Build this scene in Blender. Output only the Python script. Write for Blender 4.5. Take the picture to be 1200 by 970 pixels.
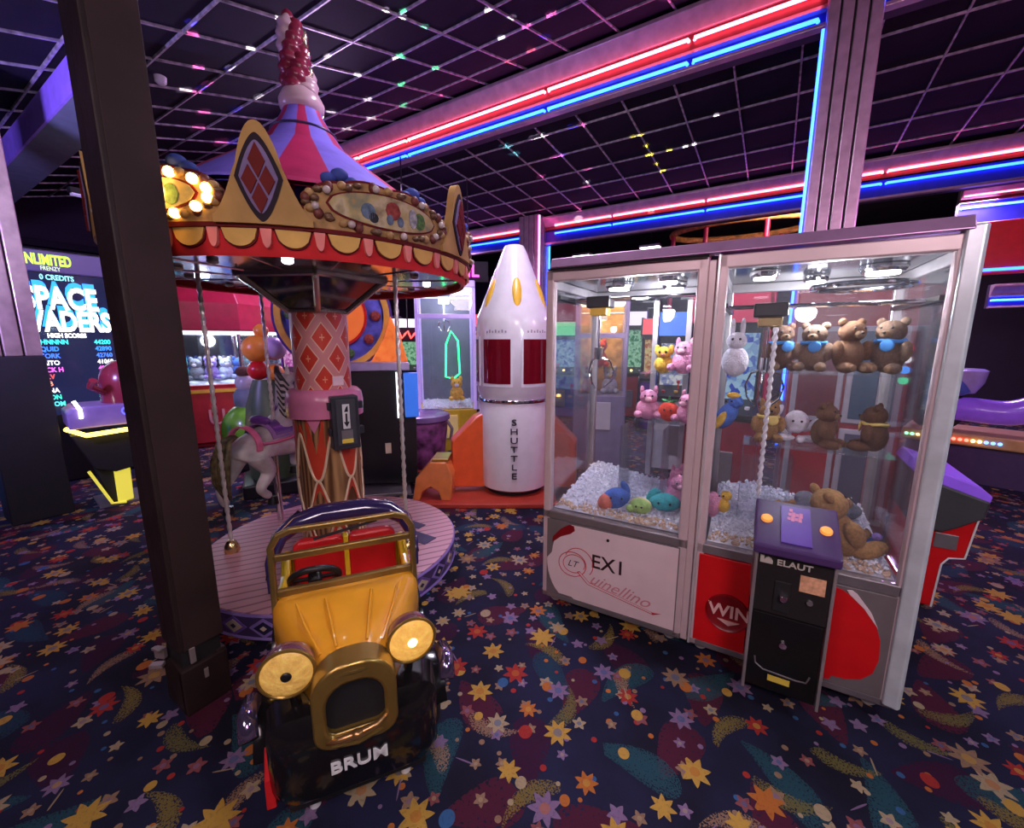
import bpy, bmesh, math, random
from math import sin, cos, pi, radians as RAD, hypot, atan2, sqrt
from mathutils import Vector, Matrix, Euler
random.seed(7)
for o in list(bpy.data.objects): bpy.data.objects.remove(o)
scn = bpy.context.scene
COL = scn.collection

# ------------------------------------------------------------------ camera
FPX, PITCH, YAW, HCAM = 486.0, RAD(10.0), RAD(-32.25), 1.6
fwd = Vector((sin(YAW)*cos(PITCH), cos(YAW)*cos(PITCH), -sin(PITCH)))
right = Vector((cos(YAW), -sin(YAW), 0)); up = right.cross(fwd)
cam_d = bpy.data.cameras.new('camera'); cam = bpy.data.objects.new('camera', cam_d); COL.objects.link(cam)
cam_d.sensor_fit = 'HORIZONTAL'; cam_d.sensor_width = 36; cam_d.lens = FPX/1200*36; cam_d.clip_start = .02; cam_d.clip_end = 100
mw = Matrix.Identity(4)
for i in range(3):
    mw[i][0] = right[i]; mw[i][1] = up[i]; mw[i][2] = -fwd[i]
mw[2][3] = HCAM
cam.matrix_world = mw
scn.camera = cam
def ray(u, v): return right*((u-600)/FPX) - up*((v-485)/FPX) + fwd
def at_z(u, v, z): d = ray(u, v); return Vector((0, 0, HCAM)) + d*((z-HCAM)/d.z)
def at_y(u, v, y): d = ray(u, v); return Vector((0, 0, HCAM)) + d*(y/d.y)
def at_x(u, v, x): d = ray(u, v); return Vector((0, 0, HCAM)) + d*(x/d.x)

# ------------------------------------------------------------------ view, world
vs = scn.view_settings
vs.view_transform = 'Standard'; vs.look = 'None'; vs.gamma = 1; vs.use_curve_mapping = False
vs.exposure = 0.0
w = bpy.data.worlds.new('world'); scn.world = w; w.use_nodes = True
w.node_tree.nodes['Background'].inputs[0].default_value = (.10, .07, .16, 1)
w.node_tree.nodes['Background'].inputs[1].default_value = .1

def lamp(name, kind, loc, energy, col, size=.3, aim=None, spot=None, blend=.3, size_y=None):
    d = bpy.data.lights.new(name, kind); d.energy = energy; d.color = col
    if kind == 'AREA':
        d.size = size
        if size_y: d.shape = 'RECTANGLE'; d.size_y = size_y
    else: d.shadow_soft_size = size
    if kind == 'SPOT': d.spot_size = RAD(spot); d.spot_blend = blend
    o = bpy.data.objects.new(name, d); COL.objects.link(o); o.location = loc
    if aim is not None:
        o.rotation_euler = (Vector(aim)-Vector(loc)).to_track_quat('-Z', 'Y').to_euler()
    return o
# unseen fill lights, added to brighten the foreground and the hall behind
lamp('fill_light', 'AREA', (1.5, -.9, 2.95), 55, (1, .80, .86), .9, aim=(.6, 2.4, .6))
lamp('fill_light', 'AREA', (-.6, -1.4, 2.85), 32, (1, .74, .82), .9, aim=(-.9, 1.6, .3))
lamp('fill_light', 'AREA', (3.2, 1.6, 3.6), 60, (.80, .86, 1), .8, aim=(1.8, 1.9, 0))
lamp('fill_light', 'AREA', (-5.6, 4.6, 4.2), 150, (.75, .5, 1), .8, aim=(-5.4, 3.6, 0))
lamp('fill_light', 'AREA', (-1.5, 2.5, 3.9), 60, (.88, .8, 1), .6, aim=(-2.3, 3.7, .9))  # added to brighten the rocket
lamp('fill_light', 'AREA', (-7.5, 8.0, 3.8), 260, (.8, .5, 1), 1.2, aim=(-7.5, 8, 0))
lamp('fill_light', 'AREA', (2.0, 9.5, 3.7), 200, (.75, .5, 1), 1.2, aim=(2, 9.5, 0))
# unseen violet light, added to brighten the lilac beam on the left
lamp('wash_fill_light', 'AREA', (-4.3, -.5, 2.3), 110, (.45, .35, 1), .4, aim=(-6.2, 1.2, 3.5))
lamp('wash_fill_light', 'AREA', (2.0, 3.6, 2.6), 34, (1, .35, .85), .4, aim=(.3, 5.1, 2.5))  # unseen magenta light, added to tint the fluted column
lamp('fill_light', 'AREA', (.2, 9.6, 4.1), 70, (1, .8, .7), .5, aim=(.2, 11.2, 3.2))  # unseen light, added to brighten the orange track ring
# disco projectors throwing coloured dots at the ceiling
def on_ceiling(u, v, near):
    d = ray(u, v); k, c = (.295, 4.18-.295*2.364) if near else (-.072, 4.433+.072*5.657)
    tt = (c-HCAM)/(d.z-k*d.y); return Vector((0, 0, HCAM))+d*tt
def snap(p, near, along_x):
    # move a ceiling point on to the nearest grid bar
    ox, oy, dy = (-4.217, 2.364, .6*cos(math.atan(.295))) if near else (-3.659, 5.657, .6*cos(math.atan(.072)))
    if along_x: y = oy+round((p.y-oy)/dy)*dy; x = p.x
    else: x = ox+round((p.x-ox)/.6)*.6; y = p.y
    return Vector((x, y, (4.18+.295*(y-2.364)) if near else (4.433-.072*(y-5.657))))
GRN, PNK, BLU, WHT, YLW, CYN, RED = (.1, 1, .35), (1, .15, .5), (.06, .05, 1), (1, .95, .9), (1, .9, .05), (.2, .9, .9), (1, .12, .2)
beams = [(470, 12, GRN), (490, 35, GRN), (465, 64, GRN), (490, 57, GRN), (470, 98, GRN), (492, 88, GRN), (470, 122, GRN), (430, 25, WHT), (445, 62, WHT), (455, 30, WHT), (400, 70, WHT), (418, 88, WHT), (440, 118, WHT), (410, 150, WHT), (430, 138, WHT), (395, 128, WHT), (570, 10, WHT), (590, 25, WHT), (620, 32, PNK), (640, 42, BLU), (650, 20, PNK), (610, 68, RED), (628, 62, RED), (770, 5, PNK), (590, 45, WHT),
    (228, 38, PNK), (240, 30, BLU), (238, 75, PNK), (258, 78, BLU), (275, 70, WHT), (243, 98, PNK), (222, 112, PNK), (266, 107, BLU), (248, 126, PNK), (275, 128, BLU), (240, 145, PNK), (285, 150, BLU), (262, 165, PNK), (283, 165, BLU), (250, 172, PNK), (300, 85, WHT), (225, 100, WHT), (285, 110, WHT), (340, 12, WHT),
    (595, 172, CYN), (605, 180, CYN), (618, 152, WHT), (632, 160, WHT), (650, 178, PNK), (664, 152, PNK), (672, 150, BLU), (665, 180, BLU), (648, 182, PNK), (642, 205, PNK), (690, 200, PNK), (695, 212, WHT), (690, 222, PNK), (690, 242, PNK), (672, 255, WHT), (585, 140, PNK),
    (742, 160, YLW), (752, 172, YLW), (760, 182, YLW), (770, 192, YLW), (778, 203, YLW), (748, 184, YLW), (785, 178, YLW), (762, 155, YLW), (803, 171, WHT), (815, 168, WHT), (842, 146, WHT), (740, 245, WHT)]
for k_, (px_, py_, col) in enumerate(beams):
    near = not (px_ > 560 and py_ > 135)
    lamp('disco_beam_light', 'SPOT', (-3.0, 2.95, 2.6) if near else (-.6, 5.9, 2.4), 1900 if near else 3000, col, .004, aim=snap(on_ceiling(px_, py_, near), near, k_ % 2 == 0), spot=2.4 if near else 1.9, blend=.3)

# ------------------------------------------------------------------ materials
MATS = {}
def M(name, col=(.5, .5, .5), rough=.5, metal=0, emit=None, es=0, var=.12, vscale=9, bump=0, bscale=60, coat=0, trans=0, spec=.5):
    if name in MATS: return MATS[name]
    m = bpy.data.materials.new(name); m.use_nodes = True; MATS[name] = m
    nt = m.node_tree; n = nt.nodes; l = nt.links; b = n['Principled BSDF']
    b.inputs['Roughness'].default_value = rough; b.inputs['Metallic'].default_value = metal
    b.inputs['Coat Weight'].default_value = coat; b.inputs['Transmission Weight'].default_value = trans
    b.inputs['Specular IOR Level'].default_value = spec
    tc = n.new('ShaderNodeTexCoord'); nz = n.new('ShaderNodeTexNoise'); nz.inputs['Scale'].default_value = vscale; nz.inputs['Detail'].default_value = 4
    l.new(tc.outputs['Object'], nz.inputs['Vector'])
    r = n.new('ShaderNodeValToRGB'); r.color_ramp.elements[0].position = .3; r.color_ramp.elements[1].position = .7
    r.color_ramp.elements[0].color = (*[c*(1-var) for c in col], 1); r.color_ramp.elements[1].color = (*[min(1, c*(1+var)) for c in col], 1)
    l.new(nz.outputs['Fac'], r.inputs['Fac']); l.new(r.outputs['Color'], b.inputs['Base Color'])
    if emit:
        b.inputs['Emission Color'].default_value = (*emit, 1); b.inputs['Emission Strength'].default_value = es
    if bump:
        z2 = n.new('ShaderNodeTexNoise'); z2.inputs['Scale'].default_value = bscale; z2.inputs['Detail'].default_value = 3
        l.new(tc.outputs['Object'], z2.inputs['Vector'])
        bp = n.new('ShaderNodeBump'); bp.inputs['Strength'].default_value = bump; bp.inputs['Distance'].default_value = .01
        l.new(z2.outputs['Fac'], bp.inputs['Height']); l.new(bp.outputs['Normal'], b.inputs['Normal'])
    return m
def GLASS(name, tint=(1, 1, 1), rough=0.0, refl=1.0, alpha=0.0, body=(.5, .5, .5)):
    # thin pane: see-through, tinted, with a Fresnel reflection and a little patchy diffuse haze
    if name in MATS: return MATS[name]
    m = bpy.data.materials.new(name); m.use_nodes = True; MATS[name] = m
    nt = m.node_tree; n = nt.nodes; l = nt.links; n.remove(n['Principled BSDF'])
    out = n['Material Output']
    t = n.new('ShaderNodeBsdfTransparent'); t.inputs[0].default_value = (*tint, 1)
    g = n.new('ShaderNodeBsdfGlossy'); g.inputs['Roughness'].default_value = rough
    fr = n.new('ShaderNodeFresnel'); fr.inputs[0].default_value = 1.45
    mu = n.new('ShaderNodeMath'); mu.operation = 'MULTIPLY'; mu.inputs[1].default_value = refl; l.new(fr.outputs[0], mu.inputs[0])
    mx = n.new('ShaderNodeMixShader'); l.new(mu.outputs[0], mx.inputs[0]); l.new(t.outputs[0], mx.inputs[1]); l.new(g.outputs[0], mx.inputs[2])
    d = n.new('ShaderNodeBsdfDiffuse'); d.inputs[0].default_value = (*body, 1)
    nz = n.new('ShaderNodeTexNoise'); nz.inputs['Scale'].default_value = 3.0; nz.inputs['Detail'].default_value = 5
    m2 = n.new('ShaderNodeMath'); m2.operation = 'MULTIPLY'; m2.inputs[1].default_value = alpha*1.6; l.new(nz.outputs['Fac'], m2.inputs[0])
    mx2 = n.new('ShaderNodeMixShader'); l.new(m2.outputs[0], mx2.inputs[0]); l.new(mx.outputs[0], mx2.inputs[1]); l.new(d.outputs[0], mx2.inputs[2])
    l.new(mx2.outputs[0], out.inputs[0]); return m
def EM(name, col, s): return M(name, tuple(min(1, c) for c in col), .4, emit=col, es=s, var=.02)

# ------------------------------------------------------------------ mesh builder
class MB:
    def __init__(s): s.v = []; s.f = []; s.mi = []
    def add(s, vs, fs, mi=0):
        o = len(s.v); s.v += [tuple(p) for p in vs]; s.f += [tuple(i+o for i in f) for f in fs]; s.mi += [mi]*len(fs); return s
    def box(s, c, d, rz=0, mi=0, rot=None):
        R = rot if rot is not None else Matrix.Rotation(rz, 3, 'Z'); c = Vector(c)
        vs = [c + R @ Vector((x*d[0]/2, y*d[1]/2, z*d[2]/2)) for x in (-1, 1) for y in (-1, 1) for z in (-1, 1)]
        return s.add(vs, [(0, 1, 3, 2), (4, 6, 7, 5), (0, 4, 5, 1), (2, 3, 7, 6), (0, 2, 6, 4), (1, 5, 7, 3)], mi)
    def bb(s, a, b, mi=0): return s.box([(a[i]+b[i])/2 for i in range(3)], [abs(b[i]-a[i]) for i in range(3)], mi=mi)
    def cyl(s, p0, p1, r0, r1=None, n=16, mi=0, a0=0):
        r1 = r0 if r1 is None else r1; p0 = Vector(p0); p1 = Vector(p1); q = (p1-p0).to_track_quat('Z', 'Y').to_matrix()
        ring = lambda p, r: [p + q @ Vector((r*cos(a0+2*pi*i/n), r*sin(a0+2*pi*i/n), 0)) for i in range(n)]
        return s.add(ring(p0, r0)+ring(p1, r1), [(i, (i+1) % n, n+(i+1) % n, n+i) for i in range(n)]+[tuple(range(n))[::-1], tuple(range(n, 2*n))], mi)
    def lathe(s, prof, n=32, c=(0, 0, 0), a0=0, a1=2*pi, mi=0, cap=True):
        full = abs(a1-a0-2*pi) < 1e-6; k = n if full else n+1; vs = []; fs = []
        for r, z in prof:
            for i in range(k):
                a = a0+(a1-a0)*i/n; vs.append((c[0]+r*cos(a), c[1]+r*sin(a), c[2]+z))
        for j in range(len(prof)-1):
            for i in range(n):
                i2 = (i+1) % k; fs.append((j*k+i, j*k+i2, (j+1)*k+i2, (j+1)*k+i))
        if cap and full:
            if prof[0][0] > 1e-5: fs.append(tuple(range(k))[::-1])
            if prof[-1][0] > 1e-5: fs.append(tuple(range((len(prof)-1)*k, len(prof)*k)))
        return s.add(vs, fs, mi)
    def ell(s, c, r, nu=16, nv=10, rot=None, mi=0):
        if isinstance(r, (int, float)): r = (r, r, r)
        R = rot if rot is not None else Matrix.Identity(3); c = Vector(c); vs = []; fs = []
        for j in range(nv+1):
            t = pi*j/nv
            for i in range(nu):
                a = 2*pi*i/nu; vs.append(c + R @ Vector((r[0]*sin(t)*cos(a), r[1]*sin(t)*sin(a), r[2]*cos(t))))
        for j in range(nv):
            for i in range(nu):
                fs.append((j*nu+i, (j+1)*nu+i, (j+1)*nu+(i+1) % nu, j*nu+(i+1) % nu))
        return s.add(vs, fs, mi)
    def tube(s, path, r, n=8, closed=False, mi=0, lobes=None):
        P = [Vector(p) for p in path]; m = len(P); vs = []; fs = []; N = None
        for k in range(m):
            t = ((P[(k+1) % m] if closed or k < m-1 else P[k]) - (P[k-1] if closed or k > 0 else P[k])).normalized()
            if N is None:
                N = t.orthogonal().normalized()
            N = (N - t*N.dot(t)).normalized(); B = t.cross(N)
            rr = r[k] if isinstance(r, (list, tuple)) else r
            for i in range(n):
                a = 2*pi*i/n; q = rr
                if lobes: q = rr*(1+lobes[0]*cos(2*(a)-lobes[1]*k))
                vs.append(P[k]+N*(q*cos(a))+B*(q*sin(a)))
        for k in range(m if closed else m-1):
            for i in range(n):
                k2 = (k+1) % m; fs.append((k*n+i, k*n+(i+1) % n, k2*n+(i+1) % n, k2*n+i))
        if not closed: fs += [tuple(range(n))[::-1], tuple(range((m-1)*n, m*n))]
        return s.add(vs, fs, mi)
    def prism(s, poly, a, b, axis='y', mi=0):
        n = len(poly); mk = {'y': lambda p, t: (p[0], t, p[1]), 'x': lambda p, t: (t, p[0], p[1]), 'z': lambda p, t: (p[0], p[1], t)}[axis]
        vs = [mk(p, a) for p in poly]+[mk(p, b) for p in poly]
        return s.add(vs, [(i, (i+1) % n, n+(i+1) % n, n+i) for i in range(n)]+[tuple(range(n))[::-1], tuple(range(n, 2*n))], mi)
    def strip(s, th, lo, hi, R0, R1, mi=0):
        # solid curved plate on a cylinder: angles th, lower and upper heights, inner and outer radius
        n = len(th); vs = []
        for a, l_, h_ in zip(th, lo, hi):
            for R, z in ((R0, l_), (R1, l_), (R1, h_), (R0, h_)): vs.append((R*cos(a), R*sin(a), z))
        fs = []
        for i in range(n-1):
            for k in range(4): fs.append((i*4+k, i*4+(k+1) % 4, (i+1)*4+(k+1) % 4, (i+1)*4+k))
        fs += [(0, 1, 2, 3), (4*n-1, 4*n-2, 4*n-3, 4*n-4)]
        return s.add(vs, fs, mi)
    def mesh(s, name):
        me = bpy.data.meshes.new(name); me.from_pydata(s.v, [], s.f); me.update()
        bm = bmesh.new(); bm.from_mesh(me); bmesh.ops.recalc_face_normals(bm, faces=bm.faces); bm.to_mesh(me); bm.free()
        return me
    def build(s, name, mats, parent=None, smooth=False, bevel=0, sub=0, loc=None, rz=0):
        me = s.mesh(name)
        for m in (mats if isinstance(mats, (list, tuple)) else [mats]): me.materials.append(m)
        me.polygons.foreach_set('material_index', s.mi)
        if smooth:
            me.polygons.foreach_set('use_smooth', [True]*len(me.polygons))
            if smooth != 'all':
                try: me.set_sharp_from_angle(angle=RAD(40))
                except Exception: pass
        o = bpy.data.objects.new(name, me); COL.objects.link(o)
        if parent: o.parent = parent
        if loc is not None: o.location = loc
        if rz: o.rotation_euler[2] = rz
        if bevel:
            b = o.modifiers.new('bevel', 'BEVEL'); b.width = bevel; b.segments = 2; b.limit_method = 'ANGLE'; b.angle_limit = RAD(35)
        if sub:
            q = o.modifiers.new('sub', 'SUBSURF'); q.levels = sub; q.render_levels = sub
        return o
def tag(o, label, cat, group=None):
    o['label'] = label; o['category'] = cat
    if group: o['group'] = group
    return o
def thing(name, label, cat, loc=(0, 0, 0), rz=0, group=None):
    o = bpy.data.objects.new(name, None); COL.objects.link(o); o.location = loc; o.rotation_euler[2] = rz
    o.empty_display_size = .1
    return tag(o, label, cat, group)
def struct(o): o['kind'] = 'structure'; return o
def inst(src, name, parent=None, loc=(0, 0, 0), rot=(0, 0, 0), scale=None):
    o = bpy.data.objects.new(name, src.data); COL.objects.link(o); o.location = loc; o.rotation_euler = rot
    if parent: o.parent = parent
    if scale: o.scale = scale
    return o
def text(name, s, size, mat, parent, loc, rot=(pi/2, 0, 0), ext=.002, shear=0, align='CENTER', sx=1, bold=0):
    cu = bpy.data.curves.new(name, 'FONT'); cu.body = s; cu.size = size; cu.extrude = ext; cu.shear = shear; cu.align_x = align; cu.align_y = 'CENTER'; cu.offset = bold
    cu.resolution_u = 3
    t = bpy.data.objects.new(name, cu); COL.objects.link(t); dg = bpy.context.evaluated_depsgraph_get()
    me = bpy.data.meshes.new_from_object(t.evaluated_get(dg)); bpy.data.objects.remove(t); bpy.data.curves.remove(cu)
    me.materials.clear(); me.materials.append(mat)
    o = bpy.data.objects.new(name, me); COL.objects.link(o); o.parent = parent; o.location = loc; o.rotation_euler = rot; o.scale = (sx, 1, 1)
    return o
def empty_part(name, parent, loc=(0, 0, 0), rz=0):
    o = bpy.data.objects.new(name, None); COL.objects.link(o); o.parent = parent; o.location = loc; o.rotation_euler[2] = rz; o.empty_display_size = .05
    return o

# common materials
black = M('black_plastic', (.012, .012, .014), .35)
blackm = M('black_matte', (.01, .009, .011), .7)
greym = M('grey_metal', (.30, .27, .29), .38, .6)
alu = M('brushed_aluminium', (.62, .58, .60), .32, .75)
chrome = M('chrome', (.8, .8, .82), .12, 1)
gold = M('brass', (.75, .55, .25), .25, 1)
white = M('white_gloss', (.80, .78, .80), .25)
redp = M('red_gloss', (.62, .015, .02), .3)
clear = GLASS('clear_glass', (.98, .985, 1), 0, .55, .035, (.6, .62, .7))
acryl = GLASS('clear_acrylic', (.95, .97, 1), .02, .5, .06, (.7, .72, .8))
lampw = EM('lamp_white', (1, .98, 1), 9)

# ================================================================== SETTING
def carpet_material():
    m = bpy.data.materials.new('space_carpet'); m.use_nodes = True; nt = m.node_tree; n = nt.nodes; l = nt.links; b = n['Principled BSDF']
    b.inputs['Roughness'].default_value = .9; b.inputs['Specular IOR Level'].default_value = .25
    tc = n.new('ShaderNodeTexCoord')
    def mth(op, a, c=None, d=None):
        q = n.new('ShaderNodeMath'); q.operation = op
        for i, x in enumerate((a, c, d)):
            if x is None: continue
            if isinstance(x, (int, float)): q.inputs[i].default_value = x
            else: l.new(x, q.inputs[i])
        return q.outputs[0]
    def vm(op, a, c=None):
        q = n.new('ShaderNodeVectorMath'); q.operation = op
        for i, x in enumerate((a, c)):
            if x is None: continue
            if isinstance(x, tuple): q.inputs[i].default_value = x
            else: l.new(x, q.inputs[i])
        return q.outputs[0]
    def noise(scale, detail=3, vec=None):
        q = n.new('ShaderNodeTexNoise'); q.inputs['Scale'].default_value = scale; q.inputs['Detail'].default_value = detail
        l.new(vec or tc.outputs['Object'], q.inputs['Vector']); return q.outputs['Fac']
    speck = noise(150, 3); speck2 = noise(75, 4)
    def cell(size, ang, seed):
        mp = n.new('ShaderNodeMapping'); mp.inputs['Rotation'].default_value = (0, 0, ang); mp.inputs['Scale'].default_value = (1/size, 1/size, 0); mp.inputs['Location'].default_value = (seed*.37, seed*.71, 0)
        l.new(tc.outputs['Object'], mp.inputs['Vector'])
        fl = vm('FLOOR', mp.outputs[0]); fr = vm('SUBTRACT', vm('FRACTION', mp.outputs[0]), (.5, .5, 0))
        wn = n.new('ShaderNodeTexWhiteNoise'); wn.noise_dimensions = '3D'; l.new(vm('ADD', fl, (seed*3.1, seed*1.7, seed)), wn.inputs['Vector'])
        wn2 = n.new('ShaderNodeTexWhiteNoise'); wn2.noise_dimensions = '3D'; l.new(vm('ADD', fl, (seed*5.3, seed*2.9, seed+11)), wn2.inputs['Vector'])
        off = vm('MULTIPLY', vm('SUBTRACT', wn.outputs['Color'], (.5, .5, .5)), (.45, .45, 0))
        p = vm('SUBTRACT', fr, off)
        se = n.new('ShaderNodeSeparateXYZ'); l.new(p, se.inputs[0])
        s2 = n.new('ShaderNodeSeparateXYZ'); l.new(wn2.outputs['Color'], s2.inputs[0])
        return se.outputs[0], se.outputs[1], s2.outputs[0], s2.outputs[1], s2.outputs[2], wn.outputs['Value']
    def ramp(fac, cols):
        r = n.new('ShaderNodeValToRGB'); cr = r.color_ramp; cr.interpolation = 'CONSTANT'
        while len(cr.elements) < len(cols): cr.elements.new(.5)
        for i, c in enumerate(cols): cr.elements[i].position = i/len(cols); cr.elements[i].color = (*c, 1)
        l.new(fac, r.inputs[0]); return r.outputs[0]
    def mix(a, bcol, fac):
        q = n.new('ShaderNodeMix'); q.data_type = 'RGBA'; l.new(fac, q.inputs['Factor']); l.new(a, q.inputs[6]); l.new(bcol, q.inputs[7]); return q.outputs[2]
    base = n.new('ShaderNodeValToRGB'); base.color_ramp.elements[0].position = .38; base.color_ramp.elements[1].position = .62
    base.color_ramp.elements[0].color = (.010, .009, .026, 1); base.color_ramp.elements[1].color = (.022, .024, .075, 1)
    l.new(noise(2.2, 4), base.inputs[0]); col = base.outputs[0]
    def smear(col, size, ang, seed, dens, a, bb, cols, thr, bend=0.0, spk=None):
        x, y, r1, r2, r3, v = cell(size, ang, seed)
        th = mth('MULTIPLY', r1, 6.283); c = mth('COSINE', th); s = mth('SINE', th)
        xx = mth('ADD', mth('MULTIPLY', x, c), mth('MULTIPLY', y, s)); yy = mth('SUBTRACT', mth('MULTIPLY', y, c), mth('MULTIPLY', x, s))
        if bend: yy = mth('ADD', yy, mth('MULTIPLY', mth('MULTIPLY', xx, xx), bend))
        tap = mth('MULTIPLY_ADD', xx, 1.0, .75)
        e = mth('ADD', mth('POWER', mth('ABSOLUTE', mth('DIVIDE', xx, a)), 2), mth('POWER', mth('ABSOLUTE', mth('DIVIDE', yy, mth('MULTIPLY', tap, bb))), 2))
        inside = mth('LESS_THAN', e, 1.0)
        edge = mth('MULTIPLY', mth('SUBTRACT', 1.0, e), .13)
        sp = mth('GREATER_THAN', mth('ADD', spk or speck, edge), thr)
        fac = mth('MULTIPLY', mth('MULTIPLY', inside, sp), mth('LESS_THAN', v, dens))
        return mix(col, ramp(r3, cols), mth('MULTIPLY', fac, .85))
    def star(col, size, ang, seed, dens, R, pts, cols, cols2, inner=.54):
        x, y, r1, r2, r3, v = cell(size, ang, seed)
        r = mth('SQRT', mth('ADD', mth('MULTIPLY', x, x), mth('MULTIPLY', y, y)))
        th = mth('ADD', mth('ARCTAN2', y, x), mth('MULTIPLY', r1, 6.283))
        t = mth('ABSOLUTE', mth('SUBTRACT', mth('FRACT', mth('ADD', mth('MULTIPLY', th, pts/6.28318), 10.0)), .5))
        Rs = mth('MULTIPLY', mth('MULTIPLY_ADD', r2, .45, .75), R)
        lim = mth('MULTIPLY', Rs, mth('MULTIPLY_ADD', mth('POWER', mth('MULTIPLY', t, 2.0), 1.35), 1-inner, inner))
        on = mth('MULTIPLY', mth('LESS_THAN', r, lim), mth('LESS_THAN', v, dens))
        sh = mth('MULTIPLY', on, mth('MULTIPLY_ADD', mth('GREATER_THAN', speck2, .44), .2, .8))
        col = mix(col, ramp(r3, cols), sh)
        ctr = mth('MULTIPLY', mth('LESS_THAN', r, mth('MULTIPLY', Rs, .3)), mth('LESS_THAN', v, dens))
        return mix(col, ramp(r2, cols2), mth('MULTIPLY', ctr, .6))
    def disc(col, size, ang, seed, dens, R, cols, squash=1.0):
        x, y, r1, r2, r3, v = cell(size, ang, seed)
        r = mth('SQRT', mth('ADD', mth('MULTIPLY', x, x), mth('MULTIPLY', mth('MULTIPLY', y, y), squash)))
        on = mth('MULTIPLY', mth('LESS_THAN', r, mth('MULTIPLY', mth('MULTIPLY_ADD', r2, .5, .7), R)), mth('LESS_THAN', v, dens))
        return mix(col, ramp(r3, cols), mth('MULTIPLY', on, mth('MULTIPLY_ADD', mth('GREATER_THAN', speck2, .45), .15, .85)))
    maroon = (.115, .012, .038); teal = (.022, .10, .13); olive = (.30, .22, .045); orange = (.65, .20, .035); yellow = (.72, .42, .07); blue = (.05, .16, .36); red = (.50, .04, .03); lil = (.32, .20, .36); cream = (.55, .42, .24); tan = (.40, .24, .14)
    col = smear(col, 0.359, .3, 1, .9, .42, .28, [maroon, (.06, .006, .04), maroon], .45, 0, speck2)
    col = smear(col, 0.406, 1.1, 2, .6, .42, .20, [teal, (.02, .07, .12), teal], .49, .4)
    col = smear(col, 0.312, .7, 3, .62, .40, .14, [olive, tan, (.22, .19, .05), olive], .54, .9)
    col = disc(col, 0.082, .2, 4, .36, .13, [cream, blue, red, lil, orange, tan])
    col = star(col, 0.117, .9, 5, .44, .27, 5, [lil, cream, tan, lil, (.35, .1, .1)], [cream, blue, lil])
    col = disc(col, 0.211, 1.3, 6, .55, .135, [orange, yellow, blue, orange, yellow, red, cream], 1.25)
    col = star(col, 0.187, .5, 7, .42, .30, 7, [yellow, orange, cream, red, lil, yellow], [yellow, blue, orange])
    col = star(col, 0.328, .15, 8, .50, .20, 8, [yellow, tan, cream, red, yellow], [orange, blue, yellow])
    col = smear(col, 0.242, 1.9, 9, .4, .16, .018, [cream, lil], .3)
    dk = n.new('ShaderNodeMix'); dk.data_type = 'RGBA'; dk.blend_type = 'MULTIPLY'; dk.inputs['Factor'].default_value = 1; dk.inputs[7].default_value = (.62, .62, .64, 1); l.new(col, dk.inputs[6])
    l.new(dk.outputs[2], b.inputs['Base Color'])
    bp = n.new('ShaderNodeBump'); bp.inputs['Strength'].default_value = .5; bp.inputs['Distance'].default_value = .004
    l.new(noise(420, 2), bp.inputs['Height']); l.new(bp.outputs['Normal'], b.inputs['Normal'])
    return m
XL, XR, YF, YB = -14.0, 8.0, -3.6, 15.0
struct(MB().bb((XL, YF, -.1), (XR, YB, 0)).build('floor', carpet_material()))
wallm = M('dark_wall_paint', (.035, .02, .05), .7, vscale=2)
struct(MB().bb((XL, YB, 0), (XR, YB+.15, 6)).build('wall_back', wallm))
struct(MB().bb((XL, YF-.15, 0), (XR, YF, 6)).build('wall_front', wallm))
struct(MB().bb((XL-.15, YF, 0), (XL, YB, 6)).build('wall_left', wallm))
struct(MB().bb((XR, YF, 0), (XR+.15, YB, 6)).build('wall_right', wallm))

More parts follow.
